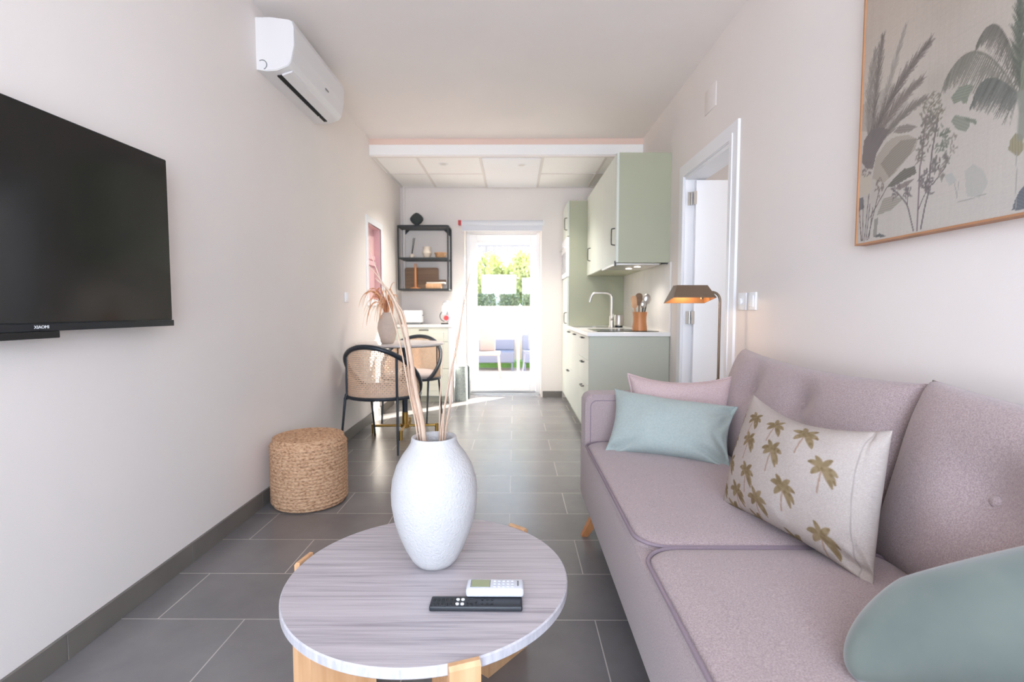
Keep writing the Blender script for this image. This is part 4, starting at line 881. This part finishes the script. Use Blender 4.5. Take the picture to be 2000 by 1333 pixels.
# ------------------------------------------------------------------ sideboard, shelf and small things on the left of the far wall
sb = thing('sideboard', (-1.03, 5.99, 0), 'white sideboard with sage green drawers under the black wall shelf', 'sideboard')
SY = 5.80; SR = -.705
bm = B(); box(bm, XL+.004, SR, SY-.012, YF-.002, .862, .89, .002); obj('top', bm, work_m, sb)
bm = B(); box(bm, SR-.045, SR, SY-.006, YF-.002, 0, .862, .001, 1); obj('side_panel', bm, white_m, sb)
bm = B(); box(bm, XL+.004, SR-.045, SY+.02, YF-.002, .07, .862); obj('body', bm, white_m, sb)
bm = B(); box(bm, XL+.004, SR-.045, SY+.05, YF-.01, 0, .07); obj('plinth', bm, greenp_m, sb)
for z0, z1 in ((.70, .858), (.39, .70), (.075, .39)):
    bm = B(); box(bm, XL+.006, SR-.047, SY, SY+.018, z0+.002, z1-.002, .0015, 1)
    for k in range(5): z = z0+(z1-z0)*(k+.5)/5; box(bm, XL+.006, SR-.047, SY-.003, SY, z0+.002+(z1-z0-.004)*k/5, z0+(z1-z0-.004)*(k+1)/5, .001, 1)
    d = obj('drawer', bm, greenf_m, sb); bm = B(); zc = z1-.028; tube(bm, smoothline([(-1.08, SY, zc), (-1.076, SY-.024, zc), (-1.06, SY-.028, zc), (-1.0, SY-.028, zc), (-.984, SY-.024, zc), (-.98, SY, zc)], 4), .0055, 8); obj('handle', bm, gun_m, d, True)
toa = thing('toaster', (-1.18, 5.97, .89), 'boxy white toaster with grey foot on the white sideboard', 'toaster')
bm = B(); box(bm, -1.285, -1.075, 5.90, 6.06, .912, 1.055, .014, 4); obj('housing', bm, white_m, toa, True)
bm = B(); box(bm, -1.272, -1.088, 5.91, 6.05, .8905, .912, .004); obj('foot', bm, grey_m, toa)
bm = B(); box(bm, -1.25, -1.11, 5.945, 5.96, 1.053, 1.0562); box(bm, -1.25, -1.11, 5.995, 6.01, 1.053, 1.0562); obj('bread_slot', bm, hole_m, toa)
bm = B(); box(bm, -1.075, -1.06, 5.96, 5.985, .99, 1.0, .002); obj('lever', bm, grey_m, toa)
cm = thing('coffee_machine', (-.80, 5.98, .89), 'rounded white capsule coffee machine with a red disc on the sideboard', 'coffee machine')
bm = B(); tube(bm, smoothline([(-.745, 5.98, .893), (-.735, 5.98, .96), (-.745, 5.98, 1.05), (-.775, 5.98, 1.125), (-.805, 5.98, 1.14), (-.83, 5.98, 1.12)], 6), [.042, .045, .045, .044, .043, .042, .042, .042, .042, .04, .04, .04, .039, .038, .037, .036, .035, .034, .033, .032, .031, .030, .029, .028, .027, .026, .025, .024, .022, .020, .016][:31], 20); obj('body', bm, white_m, cm, 'all')
bm = B(); lathe(bm, [(.03, 0), (.036, .02), (.036, .09), (.03, .115)], (-.818, 5.975, 1.0), 28); obj('brew_head', bm, white_m, cm, True)
bm = B(); cyl(bm, (-.79, 5.925, .965), (-.79, 5.94, .965), .028, 28); o = obj('disc', bm, red_m, cm, True); o['label'] = 'red round disc'
bm = B(); cyl(bm, (-.79, 5.93, .965), (-.79, 5.99, .965), .038, 28); obj('drum', bm, chrome_m, cm, True)
bm = B(); lathe(bm, [(.045, 0), (.045, .014), (.03, .016)], (-.812, 5.965, .8905), 28); obj('drip_tray', bm, black_m, cm, True)
bm = B(); P = [(-.80+.075*math.cos(t)*.9, 5.95, .985+.062*math.sin(t)) for t in np.linspace(PI*.62, PI*1.42, 14)]; tube(bm, P, .004, 8); obj('handle', bm, gun_m, cm, True)

ws = thing('wall_shelf', (-1.04, 6.0, 1.28), 'open black metal wall shelf with two tiers above the sideboard', 'shelf')
WX0, WX1, WY0, WY1, WZ0, WZ1 = -1.335, -.75, 5.87, YF-.004, 1.283, 2.02
for x in (WX0, WX1-.018):
    for y in (WY0, WY1-.018):
        bm = B(); box(bm, x, x+.018, y, y+.018, WZ0, WZ1, .001, 1); obj('post', bm, dmetal_m, ws)
    for z in (WZ0, WZ1-.018):
        bm = B(); box(bm, x, x+.018, WY0+.018, WY1-.018, z, z+.018); obj('side_rail', bm, dmetal_m, ws)
for z in (WZ0, 1.636, WZ1-.018):
    bm = B()
    for y in (WY0, WY1-.018): box(bm, WX0+.018, WX1-.018, y, y+.014, z, z+.02)
    box(bm, WX0+.018, WX1-.018, WY0+.014, WY1-.018, z+.004, z+.012); obj('shelf_board', bm, dmetal_m, ws)
bm = B()
for sx, x in ((1, WX0+.018), (-1, WX1-.018)): prism(bm, [(x, 1.93), (x+sx*.07, 2.002), (x, 2.002)], 'y', WY1-.022, WY1-.018)
obj('corner_plate', bm, dmetal_m, ws)
SZ2, SZ1, SZ0 = WZ1+.002, 1.656, 1.303
bm = B(); k = B(); bmesh.ops.create_uvsphere(bm, u_segments=32, v_segments=20, radius=1)
for v in bm.verts:
    x, y, z = v.co; r = (abs(x)**1.5+abs(z)**1.5)**(1/1.5); r = max(r, 1e-6); q = math.hypot(x, z)
    s = q/r if r else 1; v.co = Vector((x*s*.078, y*.035, z*s*.074))
bm.transform(Matrix.Translation((-1.13, 5.98, 2.105)))
sp_ = thing('speaker', (-1.13, 5.98, SZ2), 'charcoal diamond-shaped fabric speaker on top of the black shelf', 'speaker'); obj('body', bm, mat('speaker_cloth', (66, 70, 68), .9, bump=.1, bscale=300), sp_, 'all')
bm = B(); lathe(bm, [(.042, 0), (.040, .006), (.02, .012)], (-1.13, 5.98, SZ2), 28); obj('foot', bm, grey_m, sp_, True)
df = thing('reed_diffuser', (-1.19, 5.98, SZ1), 'small white reed diffuser with dark sticks on the upper tier of the shelf', 'diffuser')
bm = B(); lathe(bm, [(.026, 0), (.030, .01), (.030, .03), (.018, .042), (.012, .046), (.012, .052)], (-1.19, 5.98, SZ1), 28); obj('bottle', bm, cream_m, df, True)
for dx in (.0, .012, .022):
    bm = B(); cyl(bm, (-1.19-.006+dx*.2, 5.98, SZ1+.02), (-1.175+dx, 5.985, SZ1+.235), .0026, 6); obj('stick', bm, dmetal_m, df, True)
bm = B(); lathe(bm, [(.028, 0), (.05, .045), (.055, .062), (.046, .082), (.041, .10), (.044, .125), (.046, .135), (.042, .135), (.038, .10), (.045, .07), (.03, .01)], (-1.02, 6.0, SZ1), 40)
tag(obj('vase', bm, cream_m, None, True), 'small cream waisted vase in the middle of the upper shelf tier', 'vase')
for k, (z, r, lb) in enumerate(((0, .062, 'lower'), (.032, .074, 'upper'))):
    bm = B(); lathe(bm, [(r*.7, 0), (r*.96, .02), (r, .034), (r*.94, .034), (r*.8, .02), (r*.6, .006)], (-.86, 6.0, SZ1+z), 40)
    tag(obj('wooden_bowl', bm, oak_m, None, True), '%s of the two stacked light wooden bowls on the shelf' % lb, 'bowl')
cb = B(); prism(cb, rrect(.40, .255, .025, 6, -1.10, SZ0+.128), 'y', 6.09, 6.108); prism(cb, rrect(.10, .026, .01, 4, -.86, SZ0+.10), 'y', 6.092, 6.106)
cb.transform(Matrix.Translation((0, 0, 0)))
tag(obj('cutting_board', cb, walnut_m, None), 'dark wooden cutting board with handle leaning at the back of the lower tier', 'cutting board')
ph = thing('paper_roll_holder', (-1.15, 5.97, SZ0), 'light wooden kitchen-roll stand with upright rod on the lower tier', 'roll holder')
bm = B(); lathe(bm, [(.06, 0), (.06, .012), (.056, .016)], (-1.15, 5.97, SZ0), 32); obj('base', bm, oakd_m, ph, True)
bm = B(); cyl(bm, (-1.15, 5.97, SZ0+.014), (-1.15, 5.97, SZ0+.29), .013, 16); obj('rod', bm, oakd_m, ph, True)
bx = thing('snack_box', (-.92, 5.97, SZ0), 'low kraft and white patterned box at the right of the lower tier', 'box')
bm = B(); box(bm, -1.02, -.84, 5.90, 6.02, SZ0, SZ0+.055, .006); obj('box', bm, oak_m, bx, True)
bm = B(); box(bm, -1.015, -.80, 5.905, 6.015, SZ0+.055, SZ0+.075, .008); obj('wrap', bm, cream_m, bx, True)
bn = thing('waste_bin', (-.62, 5.98, 0), 'round dark speckled waste bin between sideboard and garden door', 'bin')
bm = B(); lathe(bm, [(.072, 0), (.075, .01), (.072, .40), (.068, .405), (.062, .40), (.055, .39)], (-.622, 5.93, 0), 48); obj('drum', bm, binm, bn, 'all')
bm = B(); box(bm, -.60, -.53, 5.985, 6.09, 0.0, .41, .02, 3); obj('rear_housing', bm, binr, bn, True)
bm = B(); P = [(-.622+.070*math.cos(a), 5.93+.070*math.sin(a), .404) for a in np.linspace(0, 2*PI, 40)]; tube(bm, P, .004, 8, cap=False); obj('rim', bm, grey_m, bn, True)

# ------------------------------------------------------------------ dining corner
DTX, DTY = -.945, 4.37
dt = thing('dining_table', (DTX, DTY, 0), 'small round marble-topped bistro table on a black column and brass cross foot', 'table')
bm = B(); lathe(bm, [(.365, 0), (.37, .004), (.37, .014), (.366, .018)], (DTX-.03, DTY, .762), 96); obj('tabletop', bm, topd_m, dt, True)
bm = B(); lathe(bm, [(.345, 0), (.345, .006)], (DTX-.03, DTY, .756), 64); obj('underframe', bm, dmetal_m, dt, True)
bm = B(); cyl(bm, (DTX, DTY, .18), (DTX, DTY, .757), .024, 24); obj('column', bm, chairm, dt, True)
bm = B(); cyl(bm, (DTX, DTY, .05), (DTX, DTY, .18), .026, 24); cyl(bm, (DTX, DTY, .045), (DTX, DTY, .075), .036, 24); obj('column_sleeve', bm, brass_m, dt, True)
for dx, dy in ((-.27, -.02), (.27, .02), (.02, -.26), (-.02, .26)):
    bm = B(); tube(bm, [(DTX, DTY, .062), (DTX+dx, DTY+dy, .062)], .011, 10); cyl(bm, (DTX+dx, DTY+dy, 0), (DTX+dx, DTY+dy, .078), .016, 16); obj('foot', bm, brass_m, dt, True)
def dining_chair(x, y, rz, label):
    t = thing('dining_chair', (x, y, 0), label, 'chair', rz, 'cane barrel chairs at the bistro table')
    R = .28; ZS = .405
    def rp(phi, r=R): return (r*math.sin(phi), -r*math.cos(phi))
    def rz_(phi): return ZS+.385*max(0, math.cos(phi*90/131))**1.15
    def ob(n, bm, m, sm=True): return obj(n, bm, m, t, sm, local=True)
    phis = np.linspace(-math.radians(130), math.radians(130), 53)
    bm = B(); tube(bm, [(*rp(p), rz_(p)) for p in phis], .019, 12); ob('top_rail', bm, chairm)
    bm = B(); P = [(*rp(p), ZS) for p in np.linspace(-math.radians(125), math.radians(125), 37)]; P += [(*q, ZS) for q in [(.17, .21), (.10, .235), (0, .24), (-.10, .235), (-.17, .21)]]; tube(bm, P+[P[0]], .013, 8, cap=False); ob('seat_ring', bm, chairm)
    for s in (-1, 1):
        p = s*math.radians(47); bm = B(); tube(bm, [(*rp(p), ZS-.02), (*rp(p, R-.002), rz_(p))], .0095, 10); ob('back_post', bm, chairm)
        bm = B(); a = rp(p); tube(bm, [(a[0], a[1], ZS+.02), (a[0]*1.04, a[1]*1.06, ZS-.01), (a[0]*1.14, a[1]*1.30, 0)], [.0105, .0105, .0075], 10); ob('leg', bm, chairm)
        bm = B(); tube(bm, [(s*.2145, .18, ZS+.01), (s*.215, .25, 0)], [.0105, .0075], 10); ob('leg', bm, chairm)
    # seat pad
    bm = B(); prev = None
    for ins, z in ((.012, ZS-.004), (0, ZS+.01), (0, ZS+.038), (.012, ZS+.052), (.05, ZS+.062), (.15, ZS+.068)):
        pts = [(0.0, 0.0)]; rg = []
        for k in range(48):
            a = 2*PI*k/48; ex = 2.6; cx_ = .25-ins; r = 1/((abs(math.cos(a))/cx_)**ex+(abs(math.sin(a))/(cx_+.0))**ex)**(1/ex); rg.append((r*math.cos(a), r*math.sin(a), z))
        rg = ring(bm, rg)
        if prev: bridge(bm, prev, rg)
        else: bm.faces.new(rg[::-1])
        prev = rg
    bm.faces.new(prev); ob('seat_pad', bm, seatf_m, 'all')
    # woven cane
    bm = B(); lo = ZS+.012; nh = 26; nv = 84; pm = math.radians(122)
    for k in range(nv+1):
        p = -pm+2*pm*k/nv; x0, y0 = rp(p, R-.003); x1, y1 = rp(p+.020, R-.003); h = rz_(p)
        if h-lo < .03: continue
        a = [bm.verts.new(q) for q in ((x0, y0, lo), (x1, y1, lo), (x1, y1, h), (x0, y0, h))]; bm.faces.new(a)
    for j in range(nh):
        z = lo+.38*(j+.5)/nh; ps = [p for p in np.linspace(-pm, pm, 57) if rz_(p) > z]
        for p, q in zip(ps, ps[1:]):
            x0, y0 = rp(p, R-.004); x1, y1 = rp(q, R-.004); bm.faces.new([bm.verts.new(v) for v in ((x0, y0, z), (x1, y1, z), (x1, y1, z+.0062), (x0, y0, z+.0062))])
    for sgn in (-1, 1):      # the diagonal strands of the weave
        for k in range(-26, 110, 2):
            pr = None
            for j in range(27):
                p = -pm+2*pm*(k+sgn*j+(0 if sgn > 0 else 0))/nv; z = lo+.38*j/26
                ok = -pm <= p <= pm and z < rz_(p)-.004
                if ok and pr is not None:
                    x0, y0 = rp(pr[0], R-.005); x1, y1 = rp(p, R-.005); bm.faces.new([bm.verts.new(v) for v in ((x0, y0, pr[1]), (x1, y1, z), (x1, y1, z+.005), (x0, y0, pr[1]+.005))])
                pr = (p, z) if ok else None
    ob('cane_back', bm, cane_m, False)
    return t
dining_chair(-1.02, 3.96, -math.radians(13), 'black-framed cane barrel chair in front of the bistro table, back to the viewer')
dining_chair(-1.0, 4.95, math.radians(174), 'black-framed cane barrel chair behind the bistro table, facing the viewer')
# vase with dried foliage on the bistro table
QX, QY, QZ = -1.06, 4.26, .78
v2 = thing('vase', (QX, QY, QZ), 'beige ceramic vase on the marble bistro table', 'vase')
bm = B(); lathe(bm, [(.045, 0), (.055, .01), (.075, .08), (.080, .13), (.074, .18), (.055, .225), (.040, .245), (.038, .258), (.032, .258), (.034, .24), (.06, .18), (.065, .1), (.04, .01)], (QX, QY, QZ), 48); obj('body', bm, vase2_m, v2, True)
rnd = random.Random(11); n_l = 0
bm = B()
for k in range(58):
    an = rnd.uniform(0, 2*PI); sp = rnd.uniform(.05, .26); hz = rnd.uniform(.03, .22); ex = math.cos(an)*sp; ey = math.sin(an)*sp*.5
    if ex > .08: ex *= .45
    if k % 3 == 0: ex = -abs(ex)
    dr = rnd.uniform(-.02, .24)
    P = bez([(QX+ex*.05, QY+ey*.05, QZ+.2), (QX+ex*.25, QY+ey*.3, QZ+.30+hz), (QX+ex*.9, QY+ey*.9, QZ+.30+hz), (QX+ex*1.05, QY+ey, QZ+.27+hz-dr)], 14)
    P = [Vector((max(p.x, XL+.03), p.y, p.z)) for p in P]
    wd = rnd.uniform(.002, .008); tube(bm, P, [wd*(.5+.9*math.sin(PI*min(1, .15+i/15))) if i < 14 else .0006 for i in range(15)], 6, flat=.35)
tag(obj('dried_foliage', bm, dry_m, None, True), 'spray of curling orange-tan dried foliage in the beige vase', 'dried plant')

# ------------------------------------------------------------------ floor lamp behind the sofa arm
fl = thing('floor_lamp', (1.062, 2.66, 0), 'bronze pharmacy floor lamp with angular shade between sofa arm and doorway', 'lamp')
LX, LY = 1.062, 2.66
bm = B(); lathe(bm, [(.10, 0), (.105, .006), (.10, .016), (.02, .022)], (LX, LY, 0), 48); obj('base', bm, bronze_m, fl, True)
bm = B(); tube(bm, [(LX, LY, .02), (LX, LY, 1.10)]+[tuple(v) for v in bez([(LX, LY, 1.10), (LX, LY, 1.152), (LX-.05, LY, 1.152)], 10)][1:]+[(LX-.075, LY, 1.152)], .0065, 12); obj('pole', bm, bronze_m, fl, True)
bm = B(); cyl(bm, (LX, LY, .66), (LX, LY, .70), .010, 14); obj('height_joint', bm, bronze_m, fl, True)
def shade_pts(o): # open box with sloping sides: top rectangle and wider lower opening
    top = [(.83+o, LY-.03+o), (.985-o, LY-.03+o), (.985-o, LY+.035-o), (.83+o, LY+.035-o)]
    bot = [(.795+o, LY-.085+o), (1.012-o, LY-.085+o), (1.012-o, LY+.085-o), (.795+o, LY+.085-o)]
    return top, bot
bm = B(); t0, b0 = shade_pts(0); t1, b1 = shade_pts(.003)
A_ = ring(bm, [(x, y, 1.186) for x, y in t0]); zb = lambda y: 1.108-(y-LY)*.16
Bb = ring(bm, [(x, y, zb(y)) for x, y in b0]); Cc = ring(bm, [(x, y, zb(y)) for x, y in b1]); Dd = ring(bm, [(x, y, 1.182) for x, y in t1])
bridge(bm, A_, Bb); bridge(bm, Bb, Cc); bm.faces.new(A_)
bridge(bm, Cc, Dd, 1); bm.faces.new(Dd).material_index = 1
obj('lamp_shade', bm, [bronze_m, bronzei_m], fl)
bm = B(); bmesh.ops.create_uvsphere(bm, u_segments=16, v_segments=10, radius=.018); bm.transform(Matrix.Translation((.87, LY, 1.142))); obj('bulb', bm, bulb_m, fl, 'all')
bm = B(); cyl(bm, (.90, LY, 1.15), (.975, LY, 1.152), .013, 14); obj('socket', bm, bronze_m, fl, True)
bm = B(); cyl(bm, (.965, LY-.01, 1.135), (.965, LY-.01, 1.115), .007, 12); obj('switch', bm, bronze_m, fl, True)
light('lamp_glow', 'POINT', (.885, LY, 1.128), energy=.4, color=(1, .74, .5), shadow_soft_size=.02)

# ------------------------------------------------------------------ small fittings
def plate(name, x, y0, y1, z0, z1, label, cat, side=-1, d=.010, m=white_m):
    t = thing(name, (x, (y0+y1)/2, z0), label, cat); bm = B(); xa, xb = sorted((x, x+side*d)); box(bm, xa, xb, y0, y1, z0, z1, .003); obj('plate', bm, m, t, True); return t
t = plate('light_switch', XR, 2.545, 2.63, 1.058, 1.148, 'right one of the paired white switches on the wall over the sofa end', 'switch')
bm = B(); box(bm, XR-.016, XR-.009, 2.56, 2.615, 1.075, 1.132, .002); obj('rocker', bm, white_m, t, True)
t = plate('light_switch', XR, 2.65, 2.745, 1.058, 1.148, 'left one of the paired white switches, a socket beside the door casing', 'switch')
bm = B(); cyl(bm, (XR-.011, 2.70, 1.103), (XR-.008, 2.70, 1.103), .028, 24); cyl(bm, (XR-.022, 2.70, 1.103), (XR-.008, 2.70, 1.103), .016, 24); obj('socket', bm, white_m, t, True)
t = plate('light_switch', XL, 4.10, 4.18, 1.12, 1.20, 'small white switch on the left wall beside the dried foliage', 'switch', 1)
bm = B(); box(bm, XL+.009, XL+.014, 4.115, 4.165, 1.14, 1.18, .002); obj('rocker', bm, white_m, t, True)
plate('wall_cover', XR, 3.13, 3.31, 2.275, 2.42, 'small square white cover plate high on the right wall above the doorway', 'cover plate', d=.006, m=wall_m)
for x, y, lb in ((-.71, 5.19, 'left'), (.07, 5.19, 'right')):
    t = thing('downlight', (x, y, 2.5), '%s of two small round recessed ceiling spots in the kitchen' % lb, 'ceiling light')
    z = 2.497 if lb == 'right' else 2.509
    bm = B(); lathe(bm, [(.030, -.002), (.046, -.004), (.048, 0)], (x, y, z), 32, capb=False, capt=False); lathe(bm, [(.048, 0), (.03, .0)], (x, y, z), 32, capb=False, capt=False); obj('ring', bm, white_m, t, True)
    light('downlight_spot', 'SPOT', (x, y, z-.006), energy=42, color=(1, .95, .90), spot_size=2.0, spot_blend=.9, shadow_soft_size=.04)
    bm = B(); lathe(bm, [(.03, 0), (.03, .001)], (x, y, z-.0025), 32); obj('lens', bm, mat('downlight_lens', (214, 212, 206), .4), t)
